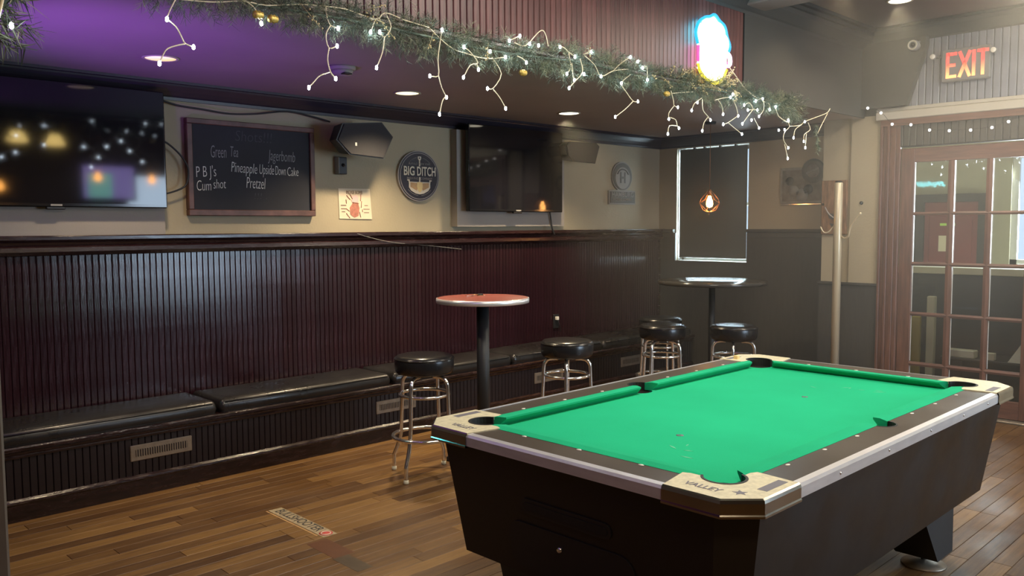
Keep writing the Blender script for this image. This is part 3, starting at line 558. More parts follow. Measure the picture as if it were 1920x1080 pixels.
def cushion(x0, x1, label):
    bm = bmesh.new(); nx, ny = 14, 6; y0, y1, z0, z1 = 2.562, 2.984, 0.398, 0.478
    top = {}
    mb = MB(); rr = 0.028
    # rounded slab: rings of a superellipse, crowned in the middle
    prof = [(0.0, z0), (0.004, z0 + 0.006), (0.0, z0 + 0.012), (-0.004, z0 + 0.03), (0.0, z1 - 0.03), (0.008, z1 - 0.012), (0.026, z1 - 0.001), (0.06, z1 + 0.004), (0.14, z1 + 0.008)]
    def loop(d, z):
        r = max(0.006, rr - d); pts = []
        for cx, cy, a in ((x1 - rr, y0 + rr, -PI / 2), (x1 - rr, y1 - rr, 0), (x0 + rr, y1 - rr, PI / 2), (x0 + rr, y0 + rr, PI)):
            for i in range(4):
                t = a + i * PI / 6; ox = math.cos(t) * r; oy = math.sin(t) * r
                sx = -d + (rr - r if False else 0); ex = max(0.0, d - rr)
                qx = cx + ox - math.copysign(ex, cx - (x0 + x1) / 2); qy = cy + oy - math.copysign(ex, cy - (y0 + y1) / 2)
                pts.append((qx, qy, z))
        return pts
    n = 16; vs = []; fs = []
    for d, z in prof: vs += loop(d, z)
    for i in range(len(prof) - 1):
        for k in range(n):
            l = (k + 1) % n; fs.append((i * n + k, i * n + l, (i + 1) * n + l, (i + 1) * n + k))
    fs.append(tuple(range((len(prof) - 1) * n, len(prof) * n))); fs.append(tuple(range(n - 1, -1, -1)))
    mb.add(vs, fs, True); bm.free()
    c = thing('bench_cushion', ((x0 + x1) / 2, 2.77, 0.398), label, 'cushion', 'black vinyl bench cushions')
    mb.build('cushion_pad', 'vinyl_black', c)
    MB().tube([(x0 + 0.03, y0 + 0.001, z1 - 0.016), (x1 - 0.03, y0 + 0.001, z1 - 0.016)], 0.004, 6).build('piping', 'vinyl_black', c)
cushion(-1.55, 0.128, 'black vinyl bench cushion at the left end of the bench')
cushion(0.150, 1.420, 'black vinyl bench cushion between the left end and the nearest bar stool')
cushion(1.445, 2.622, 'black vinyl bench cushion behind the red-topped bar table')
cushion(2.645, 3.775, 'black vinyl bench cushion behind the second bar stool')
cushion(3.797, 5.20, 'black vinyl bench cushion in the far corner by the window')

# ------------------------------------------------------------------ pool table
RT = 0.790; BED = 0.760; TL, TW = 1.98, 0.99
pt = thing('pool_table', (0.99, -0.495, 0), 'coin-operated pool table with green cloth, black cabinet and chrome trim', 'pool table')
def octo(x0, x1, y0, y1, c): return [(x0 + c, y0), (x1 - c, y0), (x1, y0 + c), (x1, y1 - c), (x1 - c, y1), (x0 + c, y1), (x0, y1 - c), (x0, y0 + c)]
MB().prism(octo(-0.10, 2.08, -1.09, 0.10, 0.07), 0.318, 0.752, 'z', b_pts=octo(-0.165, 2.145, -1.155, 0.165, 0.09)).build('cabinet', 'cabinet_black', pt)
CN = [(0, 0, 1, -1), (0, -TW, 1, 1), (TL, -TW, -1, 1), (TL, 0, -1, -1)]
def cw(c, a, b): return (c[0] + c[2] * a, c[1] + c[3] * b)
# cloth bed with bites for the six pockets
def bite(c):
    pts = arc(-0.012, -0.012, 0.062, math.radians(-37.8), math.radians(127.8), 12)
    return [cw(c, *p) for p in pts]
out = []
b0 = bite(CN[1]); out += b0[::-1]                       # near right
out += arc(0.99, -TW - 0.055, 0.058, PI, 0, 12)         # near side pocket
out += bite(CN[2])                                      # right
out += bite(CN[3])[::-1]
out += arc(0.99, 0.055, 0.058, 0, -PI, 12)
out += bite(CN[0])
MB().prism(out, BED - 0.02, BED, 'z').build('cloth_bed', 'felt', pt)
# rails
MB().prism([(-0.170, -TW + 0.08), (-0.055, -TW + 0.08), (-0.055, -0.08), (-0.170, -0.08)], 0.742, RT, 'z').build('rail', 'rail_laminate', pt)
MB().prism([(TL + 0.170, -TW + 0.08), (TL + 0.055, -TW + 0.08), (TL + 0.055, -0.08), (TL + 0.170, -0.08)], 0.742, RT, 'z').build('rail', 'rail_laminate', pt)
for yb, sg in ((0.0, 1), (-TW, -1)):
    poly = [(0.08, yb + sg * 0.170), (0.08, yb + sg * 0.055)] + [(p[0], yb + sg * p[1]) for p in arc(0.99, 0.055, 0.052, PI, 0, 10)] + [(1.90, yb + sg * 0.055), (1.90, yb + sg * 0.170)]
    MB().prism(poly, 0.742, RT, 'z').build('rail', 'rail_laminate', pt)
    MB().prism(arc(0.99, yb + sg * 0.055, 0.057, 0, 2 * PI, 20)[:-1], 0.70, 0.706, 'z').build('pocket_floor', 'pocket_rubber', pt)
    pw = [(p[0], yb + sg * p[1]) for p in arc(0.99, 0.055, 0.057, PI, 0, 12)] + [(p[0], yb + sg * p[1]) for p in arc(0.99, 0.055, 0.0515, 0, PI, 12)]
    MB().prism(pw, 0.70, RT + 0.001, 'z').build('pocket_liner', 'pocket_rubber', pt)
# cushions: wedge sections with angled jaws
def cush(p0, p1, out, e0, e1):
    # p0,p1 along the nose line, out = outward unit vector
    p0, p1, out = Vector(p0), Vector(p1), Vector(out); t = (p1 - p0).normalized()
    sec = [(0.060, RT + 0.001), (0.030, RT + 0.006), (0.0, RT + 0.004), (0.0, RT - 0.003), (0.030, BED - 0.002), (0.060, BED - 0.002)]
    vs = []
    for p, e, s in ((p0, e0, 1), (p1, e1, -1)):
        for o, z in sec:
            q = p + out * o + t * s * (e * (1 - o / 0.060)); vs.append((q.x, q.y, z))
    n = len(sec)
    MB().add(vs, [tuple(range(n)), tuple(range(2 * n - 1, n - 1, -1))] + [(i, (i + 1) % n, n + (i + 1) % n, n + i) for i in range(n)]).build('cushion', 'felt_cushion', pt)
cush((0, -TW + 0.035, 0), (0, -0.035, 0), (-1, 0, 0), 0.045, 0.045)
cush((TL, -TW + 0.035, 0), (TL, -0.035, 0), (1, 0, 0), 0.045, 0.045)
for y, oy in ((0, 1), (-TW, -1)):
    cush((0.035, y, 0), (0.945, y, 0), (0, oy, 0), 0.045, 0.018)
    cush((1.035, y, 0), (1.945, y, 0), (0, oy, 0), 0.018, 0.045)
# diamonds
dme = MB().lathe([(1e-6, 0.0), (0.0065, 0.0), (0.0065, 0.0015), (1e-6, 0.0018)], n=10).mesh('diamond'); dme.materials.append(MATS['pearl'])
dm = []
for a in (-0.2516, 0, 0.2516): dm += [(-0.068, -0.495 + a), (TL + 0.068, -0.495 + a)]
for k in (1, 2, 3, 5, 6, 7): dm += [(k * TL / 8, 0.074), (k * TL / 8, -TW - 0.074)]
for x, y in dm:
    o = bpy.data.objects.new('diamond', dme); COL.objects.link(o); o.parent = pt; o.location = (x - 0.99, y + 0.495, RT); o.scale = (1.5, 1.0, 1) if abs(y + 0.495) > 0.5 else (1.0, 1.5, 1)
# chrome trim strips
SEC = [(0.166, RT + 0.0015), (0.186, RT - 0.001), (0.193, RT - 0.009), (0.193, 0.749), (0.170, 0.747)]
MB().prism([(-o, z) for o, z in SEC], -TW + 0.075, -0.075, 'y').build('chrome_trim', 'brushed_alu', pt)
MB().prism([(TL + o, z) for o, z in SEC], -TW + 0.075, -0.075, 'y').build('chrome_trim', 'brushed_alu', pt)
MB().prism([(o, z) for o, z in SEC], 0.09, 1.89, 'x').build('chrome_trim', 'brushed_alu', pt)
MB().prism([(-TW - o, z) for o, z in SEC], 0.09, 1.89, 'x').build('chrome_trim', 'brushed_alu', pt)
# trim screws
for x in (0.35, 0.72, 1.10, 1.45, 1.75):
    MB().lathe([(1e-6, -0.0025), (0.005, -0.002), (0.006, 0.0)], (x, -TW - 0.193, 0.768), 8, axis='y').build('screw', 'chrome', pt)
# corner caps
for i, c in enumerate(CN):
    poly = [(-0.188, 0.078), (-0.188, -0.108), (-0.108, -0.188), (0.092, -0.188), (0.104, -0.052), (0.062, -0.034)]
    poly += arc(-0.012, -0.012, 0.068, math.radians(-22), math.radians(-248), 18)
    poly += [(-0.034, 0.062), (-0.052, 0.104)]
    cap = MB().prism([cw(c, *p) for p in poly], RT - 0.006, RT + 0.004, 'z').build('corner_cap', 'cap_plastic', pt)
    o1 = [(-0.188, 0.078), (-0.188, -0.108), (-0.108, -0.188), (0.092, -0.188)]
    ap = MB()
    for zz, dd in ((0, 0),):
        rows_ = []
        for off, z in ((0.0, RT + 0.0045), (0.006, RT + 0.001), (0.0085, RT - 0.008), (0.0085, 0.752), (0.011, 0.748), (0.011, 0.742), (-0.01, 0.742)):
            k = off * 0.414
            rows_.append([(-0.188 - off, 0.078, z), (-0.188 - off, -0.108 - k, z), (-0.108 - k, -0.188 - off, z), (0.092, -0.188 - off, z)])
        vs = [(*cw(c, p[0], p[1]), p[2]) for r in rows_ for p in r]; fs = []
        for r in range(len(rows_) - 1):
            for k in range(3): fs.append((r * 4 + k, r * 4 + k + 1, (r + 1) * 4 + k + 1, (r + 1) * 4 + k))
        ap.add(vs, fs)
    ap.build('cap_apron', 'cap_chrome', cap)
    lin = arc(-0.012, -0.012, 0.068, math.radians(-22), math.radians(-248), 18) + arc(-0.012, -0.012, 0.060, math.radians(-248), math.radians(-22), 18)
    MB().prism([cw(c, *p) for p in lin], 0.70, RT + 0.0055, 'z').build('pocket_liner', 'pocket_rubber', pt)
    MB().prism([cw(c, *p) for p in arc(-0.012, -0.012, 0.066, 0, 2 * PI, 20)[:-1]], 0.70, 0.706, 'z').build('pocket_floor', 'pocket_rubber', pt)
    # printed stripe on the long side of the cap
    st = [(0.075, -0.135), (0.075, -0.165), (-0.045, -0.165), (-0.045, -0.135)]
    MB().prism([cw(c, *p) for p in st], RT + 0.0038, RT + 0.0046, 'z').build('printed_stripe', 'ink_grey', cap)
    z = RT + 0.0046
    if i == 1:
        MB().text('VALLEY', 0.040, (-0.130, -1.005, z), (0, -1, 0), (1, 0, 0), 0.0003, sx=0.86, offset=0.0006).build('printed_name', 'ink_grey', cap)
        MB().prism([(-0.105 + 0.022 * math.cos(a) * (1 if k % 2 else 0.45), -1.108 + 0.022 * math.sin(a) * (1 if k % 2 else 0.45)) for k, a in enumerate([j * PI / 5 for j in range(10)])], z - 0.0006, z, 'z').build('printed_star', 'ink_grey', cap)
    elif i == 0:
        MB().text('VALLEY', 0.040, (-0.130, 0.01, z), (0, -1, 0), (1, 0, 0), 0.0003, sx=0.86, offset=0.0006).build('printed_name', 'ink_grey', cap)
# table spots and chalk scuffs on the cloth
for x in (0.424, 1.387):
    MB().lathe([(0.006, 0), (0.014, 0.0), (0.014, 0.0007), (0.006, 0.0007)], (x, -0.552, BED), 14, caps=False).build('cloth_spot', 'ink_grey', pt)
for k in range(10):
    x, y = random.choice(((0.28, -0.66), (1.70, -0.62), (1.62, -0.50), (0.25, -0.72), (1.72, -0.70))); x += random.uniform(-.07, .07); y += random.uniform(-.06, .06)
    a = random.uniform(0, PI); l = random.uniform(0.012, 0.03); ww = random.uniform(0.003, 0.006)
    MB().prism([(x + l * math.cos(a), y + l * math.sin(a)), (x - ww * math.sin(a), y + ww * math.cos(a)), (x - l * math.cos(a), y - l * math.sin(a)), (x + ww * math.sin(a), y - ww * math.cos(a))], BED, BED + 0.0006, 'z').build('chalk_scuff', 'chalk_dust', pt)
# coin end: ball slot and window, raised dark plates standing for shaded recesses
def face_x(z): return -0.165 + (0.752 - z) / 0.434 * 0.065
def on_end(poly, d0, d1, name, m, par=pt):
    n = len(poly); vs = [(face_x(z) - d0, y, z) for y, z in poly] + [(face_x(z) - d1, y, z) for y, z in poly]
    return MB().add(vs, [tuple(range(n)), tuple(range(2 * n - 1, n - 1, -1))] + [(i, (i + 1) % n, n + (i + 1) % n, n + i) for i in range(n)]).build(name, m, par)
def stadium(y0, y1, z0, z1, r, k=6):
    return arc(y1 - r, z1 - r, r, 0, PI / 2, k) + arc(y0 + r, z1 - r, r, PI / 2, PI, k) + arc(y0 + r, z0 + r, r, PI, 1.5 * PI, k) + arc(y1 - r, z0 + r, r, 1.5 * PI, 2 * PI, k)
sl = on_end(stadium(-0.690, -0.300, 0.553, 0.607, 0.026), -0.004, 0.005, 'ball_slot', 'black_plastic')
on_end(stadium(-0.676, -0.314, 0.566, 0.594, 0.013), 0.004, 0.007, 'slot_shade_plate', 'pocket_rubber', sl)
bw = on_end(stadium(-0.77, -0.225, 0.345, 0.515, 0.06), -0.004, 0.005, 'ball_window', 'black_plastic')
lk = MB().lathe([(1e-6, -0.010), (0.008, -0.010), (0.010, -0.004), (0.010, 0.0)], (face_x(0.46) - 0.005, -0.466, 0.462), 14, axis='x').build('lock', 'chrome', bw)
# legs with levelling feet
for x0, x1, bx0, bx1 in ((0.03, 0.43, 0.12, 0.30), (1.55, 1.95, 1.68, 1.86)):
    for y0, y1, by0, by1 in ((-0.31, 0.01, -0.20, -0.02), (-1.0, -0.68, -1.03, -0.85)):
        if y1 > 0: by0, by1 = -0.14, 0.04
        lg = MB().hexa([(bx0, by0, 0.06), (bx1, by0, 0.06), (bx1, by1, 0.06), (bx0, by1, 0.06)], [(x0, y0, 0.32), (x1, y0, 0.32), (x1, y1, 0.32), (x0, y1, 0.32)]).build('leg', 'cast_iron', pt)
        cx, cy = (bx0 + bx1) / 2, (by0 + by1) / 2
        MB().lathe([(0.012, 0.02), (0.012, 0.062)], (cx, cy, 0), 12).build('levelling_bolt', 'chrome', lg)
        MB().lathe([(0.095, 0.0), (0.092, 0.008), (0.05, 0.018), (0.02, 0.024), (1e-6, 0.024)], (cx, cy, 0), 24).build('foot_plate', 'steel_vent', lg)
tag(MB().cbox(1.93, 1.955, 0.105, 0.13, RT, RT + 0.022, 0.002).build('chalk_cube', 'sign_gold', origin=(1.94, 0.118, RT)), 'small yellow chalk cube on the far rail of the pool table', 'chalk')

# ------------------------------------------------------------------ bar stools
def make_stool(label):
    t = thing('bar_stool', (0, 0, 0), label, 'stool', 'chrome bar stools')
    st = MB().lathe([(1e-6, 0.628), (0.150, 0.628), (0.168, 0.634), (0.178, 0.650), (0.181, 0.680), (0.181, 0.712), (0.177, 0.728), (0.166, 0.738), (0.14, 0.743), (0.08, 0.745), (1e-6, 0.746)], n=40).build('seat', 'seat_vinyl', t)
    MB().ring((0, 0, 0.722), 0.180, 0.0045, 40, 6).build('seat_piping', 'seat_vinyl', st)
    MB().lathe([(0.105, 0.618), (0.105, 0.630)], n=24).build('seat_plate', 'black_plastic', t)
    for k in range(4):
        a = k * PI / 2; ca, sa = math.cos(a), math.sin(a)
        prof = [(0.06, 0.612), (0.10, 0.612), (0.132, 0.604), (0.152, 0.582), (0.159, 0.55), (0.163, 0.45), (0.171, 0.30), (0.176, 0.235), (0.196, 0.165), (0.220, 0.110), (0.226, 0.085), (0.227, 0.012)]
        lg = MB().tube(smooth_path([(r * ca, r * sa, z) for r, z in prof], 3), 0.0125, 10).build('leg', 'chrome', t)
        MB().lathe([(0.015, 0.0), (0.016, 0.004), (0.015, 0.022)], (0.227 * ca, 0.227 * sa, 0), 12).build('foot_cap', 'cream_paint', lg)
    MB().ring((0, 0, 0.500), 0.150, 0.0105, 36, 8).build('upper_ring', 'chrome', t)
    MB().ring((0, 0, 0.245), 0.196, 0.0125, 40, 8).build('foot_ring', 'chrome', t)
    return t
s1 = make_stool('black-seated chrome bar stool nearest the camera beside the pool table corner')
s1.location = (1.07, 1.742, 0); s1.rotation_euler = (0, 0, math.radians(21))
copy_tree(s1, (2.165, 1.555, 0), math.radians(40), 'black-seated chrome bar stool between the red-topped table and the paired stools')
copy_tree(s1, (3.77, 1.93, 0), math.radians(14), 'rear stool of the two chrome bar stools set close together')
copy_tree(s1, (3.36, 1.615, 0), math.radians(4), 'front stool of the two chrome bar stools set close together')
copy_tree(s1, (3.70, 1.185, 0), math.radians(30), 'chrome bar stool under the far table with bluish light on its seat')

# ------------------------------------------------------------------ bar tables
def bar_table(name, x, y, r, top, m, label, edge='brushed_alu', col=0.040):
    t = thing(name, (x, y, 0), label, 'table', 'round bar tables')
    tp = MB().lathe([(1e-6, top - 0.030), (r - 0.004, top - 0.030), (r - 0.002, top - 0.002), (r - 0.006, top), (1e-6, top)], (x, y, 0), 56).build('table_top', m, t)
    MB().lathe([(r - 0.004, top - 0.031), (r + 0.002, top - 0.030), (r + 0.003, top - 0.015), (r + 0.002, top - 0.001), (r - 0.004, top + 0.0008)], (x, y, 0), 56, caps=False).build('edge_band', edge, tp)
    MB().lathe([(0.15, top - 0.045), (0.15, top - 0.030)], (x, y, 0), 24).build('mount_plate', 'cast_iron', t)
    MB().lathe([(col, 0.05), (col, top - 0.04)], (x, y, 0), 24).build('column', 'cast_iron', t)
    for k in range(4):
        a = k * PI / 2 + 0.5; ca, sa = math.cos(a), math.sin(a); sx, sy = -sa * 0.03, ca * 0.03; q = r * 0.86
        MB().hexa([(x + sx, y + sy, 0.03), (x - sx, y - sy, 0.03), (x + q * ca - sx * .6, y + q * sa - sy * .6, 0.012), (x + q * ca + sx * .6, y + q * sa + sy * .6, 0.012)][::-1],
                  [(x + sx, y + sy, 0.075), (x - sx, y - sy, 0.075), (x + q * ca - sx * .6, y + q * sa - sy * .6, 0.028), (x + q * ca + sx * .6, y + q * sa + sy * .6, 0.028)][::-1]).build('foot', 'cast_iron', t)
        MB().lathe([(0.018, 0.0), (0.018, 0.014)], (x + q * ca * 0.95, y + q * sa * 0.95, 0), 10).build('glide', 'black_plastic', t)
    return t
bar_table('bar_table', 1.475, 1.652, 0.292, 1.070, 'red_laminate', 'tall round bar table with a red top and black column')
bar_table('bar_table', 4.10, 1.635, 0.450, 1.050, 'dark_laminate', 'tall round dark bar table below the window blind', edge='dark_laminate', col=0.027)
# keys on the red table
ky = thing('key_bunch', (1.52, 1.79, 1.07), 'small bunch of keys lying on the red-topped bar table', 'keys')
MB().ring((1.53, 1.78, 1.079), 0.016, 0.0015, 18, 5).build('key_ring', 'brass', ky)
for a, l in ((2.6, 0.055), (3.1, 0.06), (-0.4, 0.05)):
    dx, dy = math.cos(a), math.sin(a); px, py = 1.53 + dx * 0.014, 1.78 + dy * 0.014
    k = MB().prism([(px + dx * l * t_ - dy * w_, py + dy * l * t_ + dx * w_) for t_, w_ in ((0, .009), (.35, .010), (.42, .004), (.8, .004), (1, .001), (1, -.003), (.8, -.005), (.42, -.004), (.35, -.010), (0, -.009))], 1.0705 + 0.002 * (l > 0.055), 1.0735 + 0.002 * (l > 0.055), 'z').build('key', 'brass' if l < 0.06 else 'chrome', ky)
MB().cbox(1.545, 1.585, 1.765, 1.785, 1.0705, 1.083, 0.003).build('key_fob', 'black_plastic', ky)

# ------------------------------------------------------------------ televisions, speakers, signs on the long wall
def tv(x0, x1, z0, z1, y, label):
    t = thing('television', ((x0 + x1) / 2, y + 0.05, z0), label, 'television', 'wall televisions')
    MB().cbox(x0, x1, y, y + 0.045, z0, z1, 0.006).build('casing', 'black_gloss', t)
    MB().box(x0 + 0.012, x1 - 0.012, y - 0.0015, y + 0.001, z0 + 0.022, z1 - 0.012).build('screen', 'tv_screen', t)
    MB().cbox((x0 + x1) / 2 - 0.25, (x0 + x1) / 2 + 0.25, y + 0.04, 2.985, z0 + 0.15, z1 - 0.15, 0.01).build('wall_mount', 'black_plastic', t)
    MB().cbox((x0 + x1) / 2 - 0.05, (x0 + x1) / 2 + 0.05, y + 0.004, y + 0.03, z0 - 0.014, z0 + 0.004, 0.004).build('sensor_bar', 'black_plastic', t)
    MB().box((x0 + x1) / 2 - 0.03, (x0 + x1) / 2 + 0.03, y - 0.0025, y, z0 + 0.006, z0 + 0.016).build('maker_mark', 'sign_grey', t)
    return t
tv(-1.24, 0.010, 1.640, 2.340, 2.90, 'large black television beside the chalkboard, bright lamps mirrored in it')
tv(2.432, 3.556, 1.640, 2.345, 2.85, 'black television between the two hanging speakers')

ch = thing('chalkboard', (0.634, 2.99, 1.596), 'framed chalkboard menu with handwritten shot names', 'chalkboard')
MB().box(0.20, 1.07, 2.988, 3.018, 1.62, 2.19).build('slate', 'slate_board', ch)
cx0, cx1, cz0, cz1 = 0.176, 1.092, 1.596, 2.212
for nm, b in (('frame_bottom', (cx0, cx1, cz0, cz0 + 0.040)), ('frame_top', (cx0, cx1, cz1 - 0.034, cz1)), ('frame_left', (cx0, cx0 + 0.036, cz0 + 0.04, cz1 - 0.034)), ('frame_right', (cx1 - 0.036, cx1, cz0 + 0.04, cz1 - 0.034))):
    MB().cbox(b[0], b[1], 2.972, 3.019, b[2], b[3], 0.004).build('frame_side', 'frame_wood', ch)
def hand(txt, size, x0, x1, z, m, tilt=0.0, sh=0.12):
    rt = Vector((math.cos(tilt), 0, math.sin(tilt))); up = Vector((-math.sin(tilt), 0, math.cos(tilt)))
    MB().text(txt, size, ((x0 + x1) / 2, 2.9872, z), rt, up, 0.0004, shear=sh, offset=-0.0014, width=x1 - x0).build('chalk_writing', m, ch)
hand('Shots!!!', 0.100, 0.505, 0.768, 2.118, 'chalk_faint')
hand('Green', 0.115, 0.335, 0.440, 2.006, 'chalk_mid', 0.02); hand('Tea', 0.100, 0.468, 0.522, 2.012, 'chalk_mid', -0.03)
hand('Jagerbomb', 0.105, 0.742, 0.945, 2.002, 'chalk_mid', -0.03)
hand('P B J\'s', 0.100, 0.232, 0.366, 1.876, 'chalk_bright', 0.08)
hand('Pineapple', 0.098, 0.472, 0.655, 1.910, 'chalk_bright', -0.04); hand('Upside', 0.096, 0.672, 0.778, 1.906, 'chalk_bright', -0.02); hand('Down', 0.092, 0.790, 0.868, 1.903, 'chalk_bright'); hand('Cake', 0.088, 0.880, 0.965, 1.900, 'chalk_bright', 0.02)
hand('Cum', 0.096, 0.235, 0.330, 1.786, 'chalk_bright', 0.03); hand('shot', 0.090, 0.345, 0.430, 1.800, 'chalk_bright', 0.05)
hand('Pretzel', 0.108, 0.575, 0.712, 1.812, 'chalk_bright', -0.03)
hand('!!! .', 0.06, 0.63, 0.72, 1.728, 'chalk_faint')

def speaker(front, y0, y1, label, brk):
    n = len(front); cx = sum(p[0] for p in front) / n; cz = sum(p[1] for p in front) / n
    t = thing('wall_speaker', (cx, y0 + 0.1, cz - 0.1), label, 'speaker', 'hanging wall speakers')
    back = [(cx + (p[0] - cx) * 0.74, cz + 0.01 + (p[1] - cz) * 0.86) for p in front]
    MB().prism(front, y0, y1, 'y', b_pts=back).build('cabinet', 'black_plastic', t)
    gr = [(cx + (p[0] - cx) * 0.94, cz + (p[1] - cz) * 0.93) for p in front]
    MB().prism(gr, y0 - 0.008, y0 + 0.004, 'y').build('grille', 'speaker_grille', t)
    MB().tube([(cx + brk, y1 - 0.02, cz), (cx + brk, y1 + 0.05, cz + 0.01), (cx + brk, 3.02, cz + 0.01)], 0.015, 8).build('bracket_arm', 'black_plastic', t)
    MB().cbox(cx + brk - 0.04, cx + brk + 0.04, 3.005, 3.02, cz - 0.05, cz + 0.07, 0.004).build('bracket_plate', 'black_plastic', t)
    return t
sp = speaker([(1.118, 2.117), (1.172, 2.235), (1.504, 2.266), (1.601, 2.168), (1.513, 2.006), (1.224, 2.021)], 2.74, 2.92, 'large angular black speaker hung above the small flyer', 0.0)
MB().box(1.268, 1.282, 2.7295, 2.732, 2.085, 2.108).build('maker_mark', 'pearl', sp)
speaker([(3.469, 2.227), (3.525, 2.263), (3.891, 2.273), (3.937, 2.242), (3.877, 2.084), (3.575, 2.088), (3.497, 2.136)], 2.74, 2.90, 'smaller angular black speaker just past the second television', -0.05)
vc = thing('volume_control', (1.315, 3.0, 1.90), 'small black wall control box under the angular speaker', 'control box')
MB().cbox(1.281, 1.352, 2.962, 3.02, 1.900, 2.024, 0.004).build('box_body', 'black_plastic', vc)
MB().cbox(1.2795, 1.284, 2.960, 3.015, 1.902, 2.022, 0.001).build('side_plate', 'sign_grey', vc)
MB().lathe([(1e-6, -0.012), (0.012, -0.010), (0.013, 0.0)], (1.317, 2.962, 1.965), 14, axis='y').build('knob', 'black_gloss', vc)

fy = thing('flyer', (1.45, 3.015, 1.578), 'cream paper flyer with a red drawing taped to the wall', 'flyer')
MB().add([(1.307, 3.016, 1.800), (1.583, 3.016, 1.803), (1.597, 3.012, 1.576), (1.311, 3.014, 1.580), (1.307, 3.0185, 1.800), (1.583, 3.0185, 1.803), (1.597, 3.0165, 1.576), (1.311, 3.0165, 1.580)], [(0, 1, 2, 3), (7, 6, 5, 4), (0, 4, 5, 1), (1, 5, 6, 2), (2, 6, 7, 3), (3, 7, 4, 0)]).build('paper_sheet', 'paper', fy)
def ink(poly, m, nm='print', y=3.0105): MB().prism(poly, y, y + 0.0012, 'y').build(nm, m, fy)
MB().text('MOXIE BOMB', 0.038, (1.442, 3.0105, 1.772), (1, 0, 0), (0, 0, 1), 0.0005, sx=0.62).build('print', 'paper_ink', fy)
ink([(1.40, 1.66), (1.43, 1.70), (1.47, 1.70), (1.485, 1.66), (1.475, 1.60), (1.44, 1.588), (1.405, 1.61)], 'paper_red')
ink([(1.415, 1.705), (1.425, 1.745), (1.455, 1.755), (1.478, 1.735), (1.476, 1.70), (1.44, 1.69)], 'paper_pink')
for (a, b) in (((1.375, 1.75), (1.405, 1.72)), ((1.405, 1.758), (1.425, 1.725)), ((1.50, 1.76), (1.495, 1.71)), ((1.505, 1.71), (1.50, 1.66)), ((1.37, 1.655), (1.395, 1.635)), ((1.37, 1.62), (1.40, 1.585)), ((1.485, 1.63), (1.495, 1.59)), ((1.425, 1.70), (1.48, 1.692)), ((1.37, 1.72), (1.372, 1.69)), ((1.51, 1.65), (1.512, 1.63))):
    MB().tube([(a[0], 3.011, a[1]), (b[0], 3.011, b[1])], 0.0028, 4).build('print', 'paper_red', fy)
for x, z, l in ((1.325, 1.675, 0.045), (1.325, 1.650, 0.05), (1.33, 1.628, 0.03), (1.53, 1.675, 0.03), (1.52, 1.648, 0.055), (1.525, 1.622, 0.045)):
    MB().box(x, x + l, 3.0112, 3.0122, z, z + 0.006).build('print', 'paper_ink', fy)

# round brewery sign
bd = thing('round_sign', (2.036, 3.0, 1.715), 'oval black brewery sign with a shovel and cream lettering', 'sign')
def ell(cx, cz, rx, rz, n=44): return [(cx + rx * math.cos(k * 2 * PI / n), cz + rz * math.sin(k * 2 * PI / n)) for k in range(n)]
BCX, BCZ = 2.036, 1.914
MB().prism(ell(BCX, BCZ, 0.204, 0.197), 2.996, 3.02, 'y').build('rim', 'sign_rim', bd)
MB().prism(ell(BCX, BCZ, 0.196, 0.190), 2.993, 3.00, 'y').build('rim_line', 'sign_dark', bd)
MB().prism(ell(BCX, BCZ, 0.188, 0.182), 2.991, 3.00, 'y').build('rim_ring', 'sign_rim', bd)
MB().prism(ell(BCX, BCZ, 0.182, 0.176), 2.989, 3.00, 'y').build('face', 'sign_dark', bd)
def bart(poly, m, d=0): MB().prism(poly, 2.9868 - d, 2.9895, 'y').build('artwork', m, bd)
bart([(BCX - 0.105, 1.868), (BCX - 0.105, 1.825), (BCX - 0.085, 1.80), (BCX - 0.04, 1.778), (BCX, 1.772), (BCX + 0.04, 1.778), (BCX + 0.085, 1.80), (BCX + 0.105, 1.825), (BCX + 0.105, 1.868)], 'sign_cream')
bart([(BCX - 0.092, 1.863), (BCX - 0.092, 1.828), (BCX - 0.03, 1.80), (BCX - 0.01, 1.858)], 'sign_tan', 0.001)
bart([(BCX + 0.092, 1.863), (BCX + 0.092, 1.828), (BCX + 0.03, 1.80), (BCX + 0.01, 1.858)], 'sign_tan', 0.001)
bart([(BCX - 0.12, 1.884), (BCX - 0.098, 1.884), (BCX - 0.098, 1.862), (BCX - 0.108, 1.862), (BCX - 0.108, 1.876), (BCX - 0.12, 1.876)], 'sign_cream')
bart([(BCX + 0.12, 1.884), (BCX + 0.098, 1.884), (BCX + 0.098, 1.862), (BCX + 0.108, 1.862), (BCX + 0.108, 1.876), (BCX + 0.12, 1.876)], 'sign_cream')
bart([(BCX - 0.026, 1.866), (BCX - 0.028, 1.83), (BCX - 0.018, 1.80), (BCX, 1.786), (BCX + 0.018, 1.80), (BCX + 0.028, 1.83), (BCX + 0.026, 1.866)], 'sign_gold', 0.002)
bart([(BCX - 0.006, 1.866), (BCX - 0.006, 1.906), (BCX + 0.006, 1.906), (BCX + 0.006, 1.866)], 'sign_cream', 0.001)
bart([(BCX - 0.006, 1.990), (BCX - 0.006, 2.035), (BCX + 0.006, 2.035), (BCX + 0.006, 1.990)], 'sign_cream', 0.001)
bart([(BCX - 0.016, 2.066), (BCX - 0.016, 2.050), (BCX - 0.005, 2.032), (BCX + 0.005, 2.032), (BCX + 0.016, 2.050), (BCX + 0.016, 2.066)], 'sign_cream', 0.001)
bart([(BCX - 0.008, 2.060), (BCX - 0.006, 2.048), (BCX + 0.006, 2.048), (BCX + 0.008, 2.060)], 'sign_dark', 0.002)
MB().text('BIG', 0.098, (BCX - 0.104, 2.985, 1.948), (1, 0, 0), (0, 0, 1), 0.001, width=0.104, offset=0.0018).build('lettering', 'sign_cream', bd)
